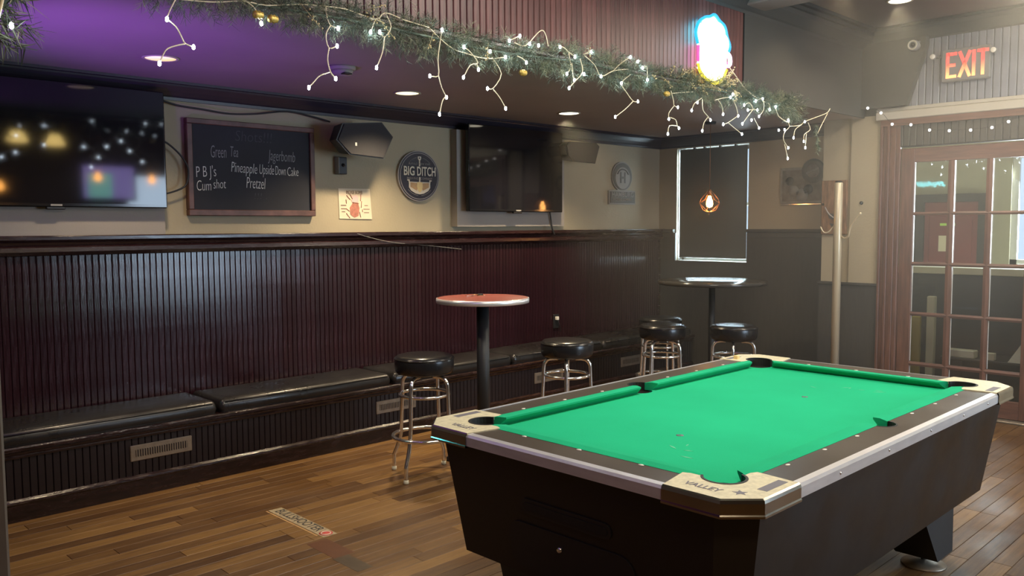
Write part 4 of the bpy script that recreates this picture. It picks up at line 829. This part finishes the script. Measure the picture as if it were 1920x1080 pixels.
MB().text('DITCH', 0.098, (BCX + 0.066, 2.985, 1.948), (1, 0, 0), (0, 0, 1), 0.001, width=0.186, offset=0.0018).build('lettering', 'sign_cream', bd)
MB().text('BREWING   COMPANY', 0.026, (BCX, 2.986, 1.894), (1, 0, 0), (0, 0, 1), 0.0006, sx=0.95).build('lettering', 'sign_rim', bd)
MB().text('BUFFALO   NEW YORK', 0.022, (BCX, 2.986, 2.008), (1, 0, 0), (0, 0, 1), 0.0006, sx=0.95).build('lettering', 'sign_grey', bd)
for sgn in (-1, 1):
    MB().tube([(BCX + sgn * 0.148 * math.sin(a), 2.988, BCZ + 0.145 * math.cos(a)) for a in [0.18 + 0.1 * i for i in range(7)]], 0.0022, 4).build('artwork', 'sign_grey', bd)
    MB().tube([(BCX + sgn * 0.158 * math.sin(a), 2.988, BCZ - 0.152 * math.cos(a)) for a in [0.1 + 0.1 * i for i in range(8)]], 0.0022, 4).build('artwork', 'sign_grey', bd)

# second brewery sign: oval above a name plate
hs = thing('brewery_sign', (4.61, 3.0, 1.73), 'grey cut-out brewery sign with an oval letter badge over a name plate', 'sign')
HX = 4.608
MB().prism([(4.398, 1.728), (4.822, 1.728), (4.822, 1.866), (4.74, 1.872), (4.476, 1.872), (4.398, 1.862)], 3.000, 3.02, 'y').build('plate_edge', 'sign_grey', hs)
MB().prism(ell(HX, 2.005, 0.160, 0.146), 3.001, 3.02, 'y').build('oval_edge', 'sign_grey', hs)
MB().prism(ell(HX, 2.005, 0.148, 0.134), 2.996, 3.01, 'y').build('oval', 'sign_charcoal', hs)
MB().prism(ell(HX, 1.990, 0.115, 0.108), 2.993, 3.0, 'y').build('oval_field', 'sign_grey', hs)
MB().prism([(4.416, 1.742), (4.806, 1.742), (4.806, 1.854), (4.416, 1.854)], 2.994, 3.01, 'y').build('plate', 'sign_charcoal', hs)
MB().text('H', 0.150, (HX, 2.991, 1.988), (1, 0, 0), (0, 0, 1), 0.001, sx=0.9, offset=0.003).build('lettering', 'sign_charcoal', hs)
MB().text('HAMBURG', 0.066, (HX, 2.992, 1.824), (1, 0, 0), (0, 0, 1), 0.001, sx=1.12, offset=0.001).build('lettering', 'sign_grey', hs)
MB().text('BREWING COMPANY', 0.032, (HX, 2.992, 1.775), (1, 0, 0), (0, 0, 1), 0.001, sx=1.0).build('lettering', 'pale_trim', hs)
MB().tube([(HX + 0.098 * math.cos(a), 2.992, 1.985 + 0.092 * math.sin(a)) for a in [0.5 + i * 0.27 for i in range(9)]], 0.006, 5).build('artwork', 'sign_charcoal', hs)

# cables
def cable(name, pts, r, label, m='wire_black', k=4):
    o = MB().tube(smooth_path(pts, k), r, 6).build(name, m, origin=tuple(pts[0])); return tag(o, label, 'cable')
cable('wall_cable', [(x, 2.988, z) for x, z in ((-0.012, 2.318), (0.119, 2.284), (0.290, 2.272), (0.469, 2.260), (0.658, 2.275), (0.896, 2.312), (1.105, 2.292), (1.23, 2.27))], 0.006, 'black cable drooping under the crown above the chalkboard')
cable('screen_cable', [(x, 2.955, z) for x, z in ((0.0, 2.05), (0.04, 2.042), (0.115, 1.981), (0.163, 1.911), (0.168, 1.844), (0.142, 1.777), (0.043, 1.735), (0.0, 1.735))], 0.006, 'black cable looping out beside the left television')
cable('screen_cable', [(3.45, 2.92, 1.70), (3.48, 2.925, 1.58), (3.50, 2.925, 1.49), (3.53, 2.925, 1.44)], 0.007, 'black cable hanging below the second television')
cable('rail_wire', [(1.407, 2.93, 1.470), (1.558, 2.943, 1.433), (1.753, 2.943, 1.398), (2.064, 2.960, 1.372), (2.454, 2.975, 1.332)], 0.0022, 'thin wire drooping from the chair rail', 'sign_grey')
ol = thing('wall_outlet', (3.61, 2.985, 0.60), 'black wall outlet with a white plug above the bench', 'outlet')
MB().cbox(3.572, 3.646, 2.978, 2.988, 0.575, 0.705, 0.003).build('outlet_plate', 'black_plastic', ol)
MB().cbox(3.590, 3.622, 2.952, 2.978, 0.652, 0.684, 0.004).build('plug', 'pearl', ol)
MB().tube(smooth_path([(3.606, 2.955, 0.652), (3.612, 2.948, 0.62), (3.632, 2.95, 0.58), (3.64, 2.96, 0.54)], 4), 0.004, 6).build('plug_cord', 'wire_black', ol)

# window-wall poster, plank and coat pole
po = thing('beer_poster', (BX - 0.01, 1.43, 1.70), 'faded beer poster with a round badge beside the window', 'poster')
MB().box(BX - 0.012, BX - 0.002, 1.215, 1.636, 1.712, 2.045).build('poster_sheet', 'poster_grey', po)
MB().box(BX - 0.014, BX - 0.011, 1.235, 1.615, 1.735, 2.02).build('poster_print', 'poster_print', po)
MB().lathe([(0.062, -0.008), (0.085, -0.010), (0.110, -0.006), (0.112, 0.0)], (BX - 0.013, 1.315, 2.005), 28, axis='x', caps=False).build('badge_ring', 'sign_charcoal', po)
MB().lathe([(1e-6, -0.006), (0.064, -0.006), (0.066, 0.0)], (BX - 0.013, 1.315, 2.005), 24, axis='x').build('badge_face', 'poster_grey', po)
MB().tube([(BX - 0.018, 1.375, 1.985), (BX - 0.02, 1.258, 2.03)], 0.012, 6).build('badge_band', 'sign_grey', po)
for y, z, r in ((1.50, 1.83, 0.05), (1.42, 1.79, 0.06), (1.54, 1.92, 0.04), (1.36, 1.84, 0.045)):
    MB().lathe([(1e-6, -0.003), (r, -0.003), (r, 0)], (BX - 0.014, y, z), 16, axis='x').build('printed_patch', 'sign_grey' if r > 0.045 else 'sign_charcoal', po)
MB().cbox(BX - 0.018, BX - 0.010, 1.23, 1.63, 1.700, 1.712, 0.002).build('bottom_strip', 'chrome', po)
pk = thing('wooden_plank', (DX - 0.01, 1.02, 1.43), 'weathered wooden plank fixed upright to the wall corner', 'plank')
MB().cbox(DX - 0.024, DX - 0.001, 0.900, 1.128, 1.432, 1.900, 0.006).build('plank_body', 'plank_wood', pk)
MB().prism([(0.95, 1.60), (1.07, 1.62), (1.05, 1.57), (0.97, 1.55)], DX - 0.027, DX - 0.023, 'x').build('burnt_mark', 'sign_charcoal', pk)
MB().prism([(0.96, 1.52), (1.05, 1.53), (1.02, 1.49)], DX - 0.027, DX - 0.023, 'x').build('burnt_mark', 'sign_charcoal', pk)
MB().lathe([(1e-6, -0.006), (0.010, -0.004), (0.011, 0)], (DX - 0.024, 1.112, 1.695), 10, axis='x').build('peg', 'black_plastic', pk)
MB().tube(smooth_path([(DX - 0.026, 1.09, 1.67), (DX - 0.05, 1.05, 1.62), (DX - 0.06, 1.0, 1.58), (DX - 0.055, 0.97, 1.575)], 4), 0.005, 6).build('plank_hook', 'brushed_alu', pk)
cp = thing('coat_pole', (4.72, 0.835, 0), 'slim cream metal coat pole with wire hooks before the pilaster', 'coat stand')
MB().lathe([(0.034, 0.02), (0.034, 1.855), (0.030, 1.865)], (4.72, 0.835, 0), 20).build('pole', 'cream_metal', cp)
MB().lathe([(0.030, 1.865), (0.024, 1.878), (1e-6, 1.880)], (4.72, 0.835, 0), 16).build('pole_cap', 'black_plastic', cp)
MB().lathe([(0.15, 0.0), (0.15, 0.012), (0.06, 0.025), (0.034, 0.03)], (4.72, 0.835, 0), 28).build('pole_base', 'cast_iron', cp)
MB().tube(smooth_path([(4.72, 0.80, 1.42), (4.71, 0.77, 1.405), (4.70, 0.735, 1.425), (4.695, 0.715, 1.50), (4.69, 0.66, 1.575), (4.69, 0.635, 1.60)], 5), 0.007, 8).ball((4.69, 0.635, 1.605), 0.012).build('coat_hook', 'cream_metal', cp)
MB().tube(smooth_path([(4.72, 0.86, 1.52), (4.70, 0.90, 1.46), (4.69, 0.94, 1.455), (4.69, 0.97, 1.50)], 5), 0.006, 8).build('coat_hook', 'cream_metal', cp)
tag(MB().lathe([(1e-6, -0.012), (0.012, -0.010), (0.016, 0)], (DX - 0.022, 0.775, 1.70), 12, axis='x').build('wall_peg', 'black_plastic', origin=(DX - 0.022, 0.775, 1.70)), 'small round black peg on the beige pilaster', 'peg')

# pendant over the far table
pd = thing('pendant_lamp', (4.36, 1.835, ZL), 'caged pendant lamp with a glowing amber bulb before the blind', 'lamp')
pz = 1.716
MB().lathe([(0.045, -0.02), (0.05, 0.0)], (4.36, 1.835, ZL), 20).build('ceiling_rose', 'black_plastic', pd)
MB().tube([(4.36, 1.835, ZL - 0.02), (4.36, 1.835, pz + 0.11)], 0.0022, 5).build('cord', 'cage_copper', pd)
MB().lathe([(0.012, pz + 0.115), (0.018, pz + 0.10), (0.018, pz + 0.06)], (4.36, 1.835, 0), 14).build('socket', 'cage_copper', pd)
MB().lathe([(0.012, pz + 0.062), (0.016, pz + 0.045), (0.027, pz + 0.015), (0.030, pz - 0.012), (0.024, pz - 0.035), (1e-6, pz - 0.045)], (4.36, 1.835, 0), 20).build('bulb', 'filament', pd)
mb = MB()
for k in range(6):
    a = k * PI / 3; a2 = a + PI / 6; P = lambda r, z, t: (4.36 + r * math.cos(t), 1.835 + r * math.sin(t), z)
    mb.tube([P(0.018, pz + 0.10, a), P(0.075, pz + 0.03, a), P(0.098, pz - 0.005, a2)], 0.0018, 5).tube([P(0.098, pz - 0.005, a2), P(0.055, pz - 0.065, a), P(0.015, pz - 0.08, a)], 0.0018, 5).tube([P(0.075, pz + 0.03, a), P(0.098, pz - 0.005, a - PI / 6)], 0.0018, 5).tube([P(0.055, pz - 0.065, a), P(0.098, pz - 0.005, a - PI / 6)], 0.0018, 5)
mb.ring((4.36, 1.835, pz - 0.08), 0.015, 0.0018, 12, 5).build('wire_cage', 'cage_copper', pd)
pl = light('pendant_light', 'POINT', (4.36, 1.835, pz - 0.075), 1.6, (1.0, 0.50, 0.16), 0.03)

# ------------------------------------------------------------------ ceiling fixtures
def downlight(x, y, z, r, m, label, energy, col, spot=2.2):
    t = thing('ceiling_downlight', (x, y, z), label, 'ceiling light', 'recessed ceiling lights')
    MB().lathe([(r, 0.0), (r + 0.014, -0.001), (r + 0.016, -0.005), (r + 0.002, -0.007), (r, -0.004)], (x, y, z), 30, caps=False).build('trim_ring', 'cream_paint', t)
    MB().lathe([(1e-6, -0.0035), (r * 0.999, -0.0035), (r * 0.999, -0.0005)], (x, y, z), 30).build('lens', m, t)
    light('downlight_lamp', 'SPOT', (x, y, z - 0.012), energy, col, r * 0.8, target=(x, y, 0), spot=spot, blend=0.7)
downlight(-0.26, 2.27, ZL, 0.078, 'downlight_dim', 'recessed ceiling light above the chalkboard, behind a dangling light wire', 70, WARM)
downlight(1.42, 2.33, ZL, 0.078, 'downlight_lit', 'recessed ceiling light above the round brewery sign', 190, WARM)
downlight(3.00, 2.28, ZL, 0.078, 'downlight_hot', 'brightest recessed ceiling light, above the second television', 210, WARM)
downlight(4.20, 0.18, ZH, 0.075, 'downlight_hot', 'recessed light in the high ceiling near the exit sign', 60, (1.0, 0.85, 0.62))
downlight(3.62, 0.34, ZH, 0.075, 'downlight_lit', 'recessed light in the high ceiling beside the beam', 40, (1.0, 0.76, 0.50))
sd = thing('smoke_detector', (0.58, 1.83, ZL), 'round grey smoke detector on the low ceiling behind the garland', 'smoke detector')
MB().lathe([(0.075, 0.0), (0.075, -0.014), (0.068, -0.022)], (0.58, 1.83, ZL), 26).build('detector_base', 'grey_panel_wall', sd)
MB().lathe([(0.062, -0.020), (0.055, -0.042), (0.03, -0.052), (1e-6, -0.052)], (0.58, 1.83, ZL), 26).build('detector_cap', 'grey_panel_wall', sd)
MB().cbox(0.55, 0.60, 1.76, 1.80, ZL - 0.05, ZL - 0.042, 0.002).build('sensor_grille', 'black_plastic', sd)

# ------------------------------------------------------------------ garland with icicle lights
GP = [(-0.95, 2.37), (-0.58, 2.365), (0.02, 2.375), (0.63, 2.36), (1.0, 2.372), (1.41, 2.392), (1.9, 2.375), (2.43, 2.378), (2.9, 2.385), (3.3, 2.372), (3.75, 2.355)]
def gz(x):
    for (a, za), (b, zb) in zip(GP, GP[1:]):
        if a <= x <= b: return za + (zb - za) * (x - a) / (b - a)
    return GP[-1][1]
gl = thing('pine_garland', (1.4, 0.72, 2.37), 'green pine garland hung along the edge of the low ceiling', 'garland')
MB().tube(smooth_path([(x, 0.725, z) for x, z in GP], 4), 0.006, 6).build('garland_core', 'needle_green', gl)
def sprig(mb, p, d, L, nn, nl, tip):
    # a short twig with needles fanned around it
    d = d.normalized(); a = d.orthogonal().normalized(); b = d.cross(a)
    for i in range(nn):
        t = 0.1 + 0.9 * i / nn; q = p + d * L * t; ph = random.uniform(0, 2 * PI)
        nd = (d * random.uniform(0.5, 1.0) + (a * math.cos(ph) + b * math.sin(ph)) * 0.9 + Vector((0, 0, -0.15))).normalized()
        sd_ = nd.cross(Vector((random.random() - .5, random.random() - .5, random.random() - .5))).normalized() * 0.0011
        e = q + nd * nl * random.uniform(0.7, 1.15)
        n0 = len(mb.v); mb.v += [tuple(q - sd_), tuple(q + sd_), tuple(e + sd_ * 0.3), tuple(e - sd_ * 0.3)]; mb.f.append((n0, n0 + 1, n0 + 2, n0 + 3)); mb.sm.append(False)
def needle_cloud(n, pos, parent, L, nl):
    g, t = MB(), MB()
    for i in range(n):
        p, d = pos(); sprig(g if random.random() < 0.68 else t, p, d, L * random.uniform(0.7, 1.3), 13, nl, 0)
    g.build('needles', 'needle_green', parent, kind='stuff'); t.build('pale_needles', 'needle_tip', parent, kind='stuff')
def gpos():
    x = random.uniform(-0.95, 3.75); thin = 1.0 if x < 2.6 else max(0.35, 1.0 - (x - 2.6) * 0.6)
    a = random.uniform(0, 2 * PI); lump = 0.75 + 0.35 * math.sin(x * 9.0) * math.sin(x * 3.7 + 1)
    r = random.uniform(0.0, 0.055) * lump
    p = Vector((x, 0.705 + math.cos(a) * r * 0.6, gz(x) + math.sin(a) * r * 1.4))
    d = Vector((random.uniform(-0.7, 0.7), math.cos(a) * 0.8 - 0.25, math.sin(a) * 1.1 - 0.25))
    return p, d * thin
needle_cloud(2500, gpos, gl, 0.055, 0.034)
for x, z in ((-0.56, 2.305), (-0.50, 2.30), (0.83, 2.262), (2.02, 2.285)):
    MB().lathe([(1e-6, -0.022), (0.012, -0.018), (0.016, -0.008), (0.012, -0.004), (0.017, 0.004), (0.011, 0.010), (0.013, 0.016), (1e-6, 0.024)], (x, 0.645, z), 10, axis='x').build('pine_cone', 'gold_cone', gl)
# berry sprays
for k in range(26):
    x = random.choice((random.uniform(-0.6, 2.2), random.uniform(1.9, 3.0), random.uniform(1.9, 3.0))); up = random.uniform(0.3, 1.0) * random.choice((1, 1, -0.6)) if x > 1.8 else random.uniform(-0.8, 0.5)
    p = Vector((x, 0.675, gz(x) + 0.02)); d = Vector((random.uniform(-0.6, 0.6), -0.35, up)).normalized(); L = random.uniform(0.06, 0.14)
    mb = MB().tube([p, p + d * L], 0.0012, 4)
    for i in range(7):
        q = p + d * L * (0.35 + 0.65 * i / 6) + Vector((random.uniform(-.012, .012), random.uniform(-.01, .01), random.uniform(-.012, .012))); mb.ball(q, 0.0042, 6, 4)
    mb.build('berry_spray', 'berry', gl)
# light string: wires with a branch for each drop, every bulb a part
ls = thing('icicle_lights', (1.4, 0.66, 2.40), 'string of white icicle lights woven through the pine garland', 'string lights')
for wp_ in WIRES:
    MB().tube(smooth_path(wp_, 3) if len(wp_) > 2 else [Vector(p) for p in wp_], 0.0026, 5).build('wire', 'wire_cream', ls)
bme_ = MB().lathe([(1e-6, -0.010), (0.0048, -0.007), (0.0054, 0.0), (0.0044, 0.006), (1e-6, 0.009)], n=10).mesh('bulb'); bme_.materials.append(MATS['bulb_lit'])
for p in BULBS:
    o = bpy.data.objects.new('bulb', bme_); COL.objects.link(o); o.parent = ls; o.location = (p[0] - 1.4, p[1] - 0.66, p[2] - 2.40)
# small loose garland sprays right at the far end
sg = thing('garland_sprig', (3.95, 0.66, 2.05), 'loose green sprig dangling at the far end of the light string', 'garland')
def spos():
    t = random.random(); return Vector((3.93 + 0.05 * t, 0.66, 2.27 - 0.20 * t)), Vector((random.uniform(-.6, .6), random.uniform(-.5, .3), -0.7))
needle_cloud(26, spos, sg, 0.035, 0.026)
# garland bunch on the near post
g2 = thing('pine_garland', (-1.80, -0.93, 2.05), 'thick bunch of pine garland hanging on the near post', 'garland')
GC = Vector((-1.795, -0.975, 1.875))
MB().tube(smooth_path([(-1.83, -0.93, 2.12), (-1.815, -0.95, 2.0), (-1.81, -0.96, 1.88), (-1.815, -0.95, 1.80)], 4), 0.010, 6).build('garland_core', 'needle_green', g2)
def npos():
    t = random.random(); a = random.uniform(0, 2 * PI); r = random.uniform(0, 0.022)
    return Vector((-1.818 + r * math.cos(a), -0.955 + r * math.sin(a), 2.12 - 0.33 * t)), Vector((math.cos(a), math.sin(a) - 0.2, -0.55))
needle_cloud(210, npos, g2, 0.045, 0.030)
l2 = thing('icicle_lights', (-1.80, -0.98, 1.90), 'short string of white lights on the near garland bunch', 'string lights')
o = MB().tube(smooth_path([(-1.83, -0.99, 2.05), (-1.81, -1.01, 1.93), (-1.80, -1.0, 1.87), (-1.815, -1.005, 1.80)], 4), 0.0022, 5).build('wire', 'wire_cream', l2)
for p in ((-1.788, -1.0, 1.876), (-1.800, -1.005, 1.792)):
    b = bpy.data.objects.new('bulb', bme_); COL.objects.link(b); b.parent = l2; b.location = (p[0] + 1.80, p[1] + 0.98, p[2] - 1.90); b.scale = (0.5, 0.5, 0.5)

# ------------------------------------------------------------------ neon sign on the fascia
ns = thing('neon_sign', (2.70, 0.74, 2.47), 'glowing neon mug sign with blue foam, pink middle and yellow foot', 'neon sign')
def blob(pts, y0, y1, m, nm): MB().prism(pts, y0, y1, 'y').build(nm, m, ns)
foam = []
for cx, cz, r in ((2.585, 2.735, 0.070), (2.635, 2.775, 0.070), (2.70, 2.79, 0.075), (2.77, 2.765, 0.075), (2.82, 2.71, 0.070), (2.70, 2.71, 0.09)):
    MB().lathe([(1e-6, -0.014), (r * 0.8, -0.012), (r, 0.0), (r * 0.8, 0.012), (1e-6, 0.014)], (cx, 0.725, cz), 22, axis='y').build('foam_tube', 'neon_cyan', ns)
blob([(2.545, 2.52), (2.85, 2.56), (2.85, 2.68), (2.54, 2.68)], 0.714, 0.738, 'neon_pink', 'mug_tube')
MB().tube(smooth_path([(2.85, 0.725, 2.66), (2.90, 0.725, 2.64), (2.905, 0.725, 2.59), (2.85, 0.725, 2.57)], 5), 0.014, 10).build('handle_tube', 'neon_pink', ns)
blob([(2.55, 2.535), (2.58, 2.50), (2.64, 2.475), (2.72, 2.462), (2.80, 2.49), (2.845, 2.565)], 0.713, 0.739, 'neon_yellow', 'foot_tube')
MB().cbox(2.60, 2.80, 0.745, 0.768, 2.50, 2.76, 0.006).build('sign_backing', 'black_plastic', ns)
MB().tube(smooth_path([(2.88, 0.73, 2.59), (2.96, 0.72, 2.53), (3.08, 0.71, 2.45), (3.22, 0.70, 2.40)], 4), 0.004, 6).build('power_cord', 'wire_cream', ns)
MB().tube([(p.x, 0.722, p.y) for p in smooth_path([Vector((a, b, 0)) for a, b in ((2.530, 2.67), (2.505, 2.735), (2.535, 2.80), (2.60, 2.84), (2.66, 2.855), (2.715, 2.875), (2.775, 2.845), (2.835, 2.82), (2.865, 2.76), (2.90, 2.70), (2.87, 2.65))], 4)], 0.010, 8).build('foam_halo', 'neon_blue_halo', ns)  # rim tubes here and below added as the coloured halo around the sign
MB().tube([(2.533, 0.722, 2.66), (2.533, 0.722, 2.56)], 0.010, 8).build('mug_halo', 'neon_pink_halo', ns)
MB().tube([(2.862, 0.722, 2.60), (2.862, 0.722, 2.56)], 0.010, 8).build('mug_halo', 'neon_pink_halo', ns)
MB().tube([(p.x, 0.722, p.y) for p in smooth_path([Vector((a, b, 0)) for a, b in ((2.533, 2.55), (2.56, 2.50), (2.63, 2.462), (2.72, 2.448), (2.81, 2.478), (2.862, 2.55))], 4)], 0.010, 8).build('foot_halo', 'neon_yellow_halo', ns)
ns.location.x -= 0.075; ns.location.z -= 0.022
light('neon_light', 'POINT', (2.62, 0.60, 2.64), 2.2, (0.75, 0.85, 1.0), 0.12)
lt = MB().tube([(1.2, 0.655, 3.085), (3.35, 0.655, 3.085)], 0.007, 6).build('led_strip', 'neon_cyan', origin=(2.2, 0.655, 3.085))
tag(lt, 'thin cyan light strip along the upper crown moulding', 'light strip')

# ------------------------------------------------------------------ exit sign, camera and door lights
ex = thing('exit_sign', (DX - 0.04, -0.01, 2.62), 'emergency EXIT sign with red letters and two spot heads', 'exit sign')
MB().cbox(DX - 0.075, DX - 0.025, -0.195, 0.150, 2.622, 2.868, 0.006).build('sign_case', 'exit_case', ex)
def exl(polys):
    for p in polys:
        MB().prism(p, DX - 0.079, DX - 0.074, 'x').build('letter', 'exit_red', ex)
        lo = [(y, z) for y, z in p]
def bar(y0, z0, y1, z1, wd_): 
    dx, dz = y1 - y0, z1 - z0; l = math.hypot(dx, dz); nx, nz = -dz / l * wd_ / 2, dx / l * wd_ / 2
    return [(y0 + nx, z0 + nz), (y1 + nx, z1 + nz), (y1 - nx, z1 - nz), (y0 - nx, z0 - nz)]
Z0, Z1, lw = 2.648, 2.842, 0.023
E_ = [bar(0.105, Z0, 0.105, Z1, lw), bar(0.105, Z1 - lw / 2, 0.040, Z1 - lw / 2, lw), bar(0.105, (Z0 + Z1) / 2, 0.048, (Z0 + Z1) / 2, lw), bar(0.105, Z0 + lw / 2, 0.040, Z0 + lw / 2, lw)]
X_ = [bar(0.020, Z0, -0.055, Z1, lw), bar(0.020, Z1, -0.055, Z0, lw)]
I_ = [bar(-0.082, Z0, -0.082, Z1, lw)]
T_ = [bar(-0.145, Z0, -0.145, Z1, lw), bar(-0.106, Z1 - lw / 2, -0.184, Z1 - lw / 2, lw)]
exl(E_ + X_ + I_ + T_)
for y, z in ((0.205, 2.825), (-0.225, 2.815)):
    hd_ = MB().lathe([(0.010, 0.02), (0.018, 0.0), (0.023, -0.030), (0.022, -0.040)], (DX - 0.075, y, z), 18, axis='x').build('spot_head', 'exit_case', ex)
    MB().lathe([(1e-6, -0.041), (0.019, -0.041), (0.021, -0.036)], (DX - 0.075, y, z), 18, axis='x').build('spot_lens', 'pearl', hd_)
    MB().tube([(DX - 0.05, y, z), (DX - 0.05, 0.12 if y > 0 else -0.17, z - 0.005)], 0.007, 6).build('spot_arm', 'exit_case', ex)
sc = thing('security_camera', (4.90, 0.33, 2.93), 'small round security camera with a pale ring under the crown', 'camera')
MB().lathe([(1e-6, -0.012), (0.022, -0.012), (0.030, -0.016), (0.040, -0.010), (0.042, 0.02), (0.034, 0.07)], (4.88, 0.335, 2.925), 24, axis='x').build('camera_body', 'exit_case', sc)
MB().ring((4.866, 0.335, 2.925), 0.032, 0.006, 24, 6, axis='x').build('light_ring', 'cream_paint', sc)
MB().tube([(4.93, 0.335, 2.93), (4.96, 0.31, 2.96), (5.02, 0.29, 2.98)], 0.012, 8).build('camera_bracket', 'exit_case', sc)
MB().lathe([(1e-6, -0.0135), (0.020, -0.0130)], (4.88, 0.335, 2.925), 16, axis='x').build('camera_lens', 'black_gloss', sc)
dl = thing('door_lights', (4.93, 0.2, 2.35), 'string of small white lights draped across the door head', 'string lights')
MB().tube(smooth_path(DOORBULBS, 3), 0.0018, 5).build('wire', 'wire_black', dl)
bm2 = MB().ball((0, 0, 0), 0.0105, 8, 6).mesh('bulb'); bm2.materials.append(MATS['bulb_warm'])
for p in DOORBULBS:
    b = bpy.data.objects.new('bulb', bm2); COL.objects.link(b); b.parent = dl; b.location = (p[0] - 4.93, p[1] - 0.2, p[2] - 2.35 - 0.008)

# ------------------------------------------------------------------ floor sticker and tape
fs_ = thing('floor_sticker', (0.08, 1.53, 0), 'cream throw-line sticker with black lettering and a red dot on the floor', 'sticker')
MB().box(0.045, 0.122, 1.258, 1.808, 0.0002, 0.0012).build('sticker_sheet', 'sticker_tan', fs_)
MB().box(0.030, 0.038, 1.30, 1.808, 0.0002, 0.0010).build('sticker_edge', 'sign_tan', fs_)
MB().text('BULLSHOOTER', 0.078, (0.086, 1.565, 0.0013), (0, -1, 0), (1, 0, 0), 0.0002, sx=0.80, offset=0.001).build('lettering', 'ink_black', fs_)
MB().lathe([(1e-6, 0.0016), (0.034, 0.0016), (0.034, 0.0010)], (0.083, 1.30, 0), 20).build('emblem', 'red_dot', fs_)
MB().ring((0.083, 1.30, 0.0016), 0.024, 0.003, 16, 4).build('emblem_ring', 'sign_cream', fs_)
ft = thing('floor_tape', (-0.01, 1.0, 0), 'worn strip of clear tape on the floor below the sticker', 'tape')
MB().box(-0.065, 0.045, 0.99, 1.235, 0.0002, 0.0009).build('tape_upper', 'tape_wood', ft)
MB().box(-0.075, 0.008, 0.79, 0.99, 0.0002, 0.0010).build('tape_lower', 'tape_grey', ft)

# ------------------------------------------------------------------ things behind the camera that the television mirrors
for k, (x, z) in enumerate(((0.52, 2.0), (1.59, 2.14), (2.25, 2.13))):
    t = thing('bar_pendant', (x, -3.0, ZH), ('amber pendant over the bar mirrored at the left edge of the television', 'amber pendant over the bar mirrored in the middle of the television', 'amber pendant over the bar mirrored near the right edge of the television')[k], 'lamp', 'bar pendants')
    MB().tube([(x, -3.0, ZH), (x, -3.0, z + 0.07)], 0.003, 5).build('cord', 'wire_black', t)
    MB().lathe([(0.012, z + 0.07), (0.02, z + 0.05), (0.045, z), (0.03, z - 0.04), (1e-6, z - 0.05)], (x, -3.0, 0), 14).build('bulb', 'pendant_glow', t)
for k, (x, z) in enumerate(((0.72, 2.57), (1.12, 2.55))):
    t = thing('bar_lamp', (x, -3.0, ZH), ('yellow glass lamp over the bar mirrored in the television', 'second yellow glass lamp over the bar mirrored in the television')[k], 'lamp', 'bar lamps')
    MB().tube([(x, -3.0, ZH), (x, -3.0, z + 0.10)], 0.004, 5).build('cord', 'wire_black', t)
    MB().lathe([(0.02, z + 0.10), (0.07, z + 0.06), (0.11, z - 0.03), (0.10, z - 0.05), (1e-6, z - 0.055)], (x, -3.0, 0), 18).build('shade', 'lamp_shade_lit', t)
t = thing('bar_screen', (1.75, -3.05, 1.86), 'lit colour screen over the bar mirrored in the television', 'screen')
MB().cbox(1.43, 2.10, -3.20, -3.13, 1.86, 2.32, 0.006).build('casing', 'black_plastic', t)
MB().box(1.46, 2.07, -3.13, -3.126, 1.89, 2.29).build('screen', 'screen_lit', t)
MB().box(1.52, 1.80, -3.126, -3.122, 1.90, 2.20).build('picture', 'screen_lit_cyan', t)
MB().tube([(1.75, -3.17, 2.30), (1.75, -3.17, ZH)], 0.02, 8).build('ceiling_pole', 'black_plastic', t)

nsc = thing('neon_script_sign', (-1.72, 2.62, 2.10), 'cyan neon script sign mirrored in the top pane of the glazed door', 'neon sign')
pts = []
for i in range(60):
    t = i / 59.0; pts.append((-1.70, 2.83 - 0.42 * t, 2.135 + 0.030 * math.sin(t * 44) + 0.010 * math.sin(t * 17)))
MB().tube(pts, 0.008, 6).build('script_tube', 'neon_script', nsc)
MB().cbox(-1.74, -1.72, 2.38, 2.86, 2.08, 2.20, 0.004).build('sign_backing', 'black_plastic', nsc)
for y in (2.45, 2.80): MB().tube([(-1.73, y, 2.19), (-1.73, y, ZL)], 0.002, 5).build('hanging_wire', 'wire_black', nsc)

# ------------------------------------------------------------------ thin haze volume added to imitate lens veil, thicker towards the door end
hm = bpy.data.materials.new('haze'); hm.use_nodes = True  # material of the added volume that imitates lens veil
hN = hm.node_tree.nodes; hL = hm.node_tree.links; hN.remove(hN['Principled BSDF'])
vsn = hN.new('ShaderNodeVolumeScatter'); vsn.inputs['Color'].default_value = (1.0, 0.98, 0.88, 1)
hg = hN.new('ShaderNodeNewGeometry'); hx = hN.new('ShaderNodeSeparateXYZ'); hL.new(hg.outputs['Position'], hx.inputs[0])
hr = hN.new('ShaderNodeMapRange'); hr.inputs[1].default_value = 2.9; hr.inputs[2].default_value = 5.0; hr.inputs[3].default_value = 0.0; hr.inputs[4].default_value = 0.14
hv = hN.new('ShaderNodeMapRange'); hv.inputs[1].default_value = 0.3; hv.inputs[2].default_value = 1.7; hv.inputs[3].default_value = 0.30; hv.inputs[4].default_value = 1.0
hk = hN.new('ShaderNodeMath'); hk.operation = 'MULTIPLY'
hL.new(hx.outputs[0], hr.inputs[0]); hL.new(hx.outputs[2], hv.inputs[0]); hL.new(hr.outputs[0], hk.inputs[0]); hL.new(hv.outputs[0], hk.inputs[1]); hL.new(hk.outputs[0], vsn.inputs['Density'])
hL.new(vsn.outputs[0], hN['Material Output'].inputs['Volume'])
MATS['haze'] = hm
hz = MB().box(2.9, 5.04, -4.2, 2.70, 0.03, 3.10).build('veil_haze', 'haze')
tag(hz, 'thin pale haze volume imitating lens veil in the far half of the room', 'haze', kind='stuff')
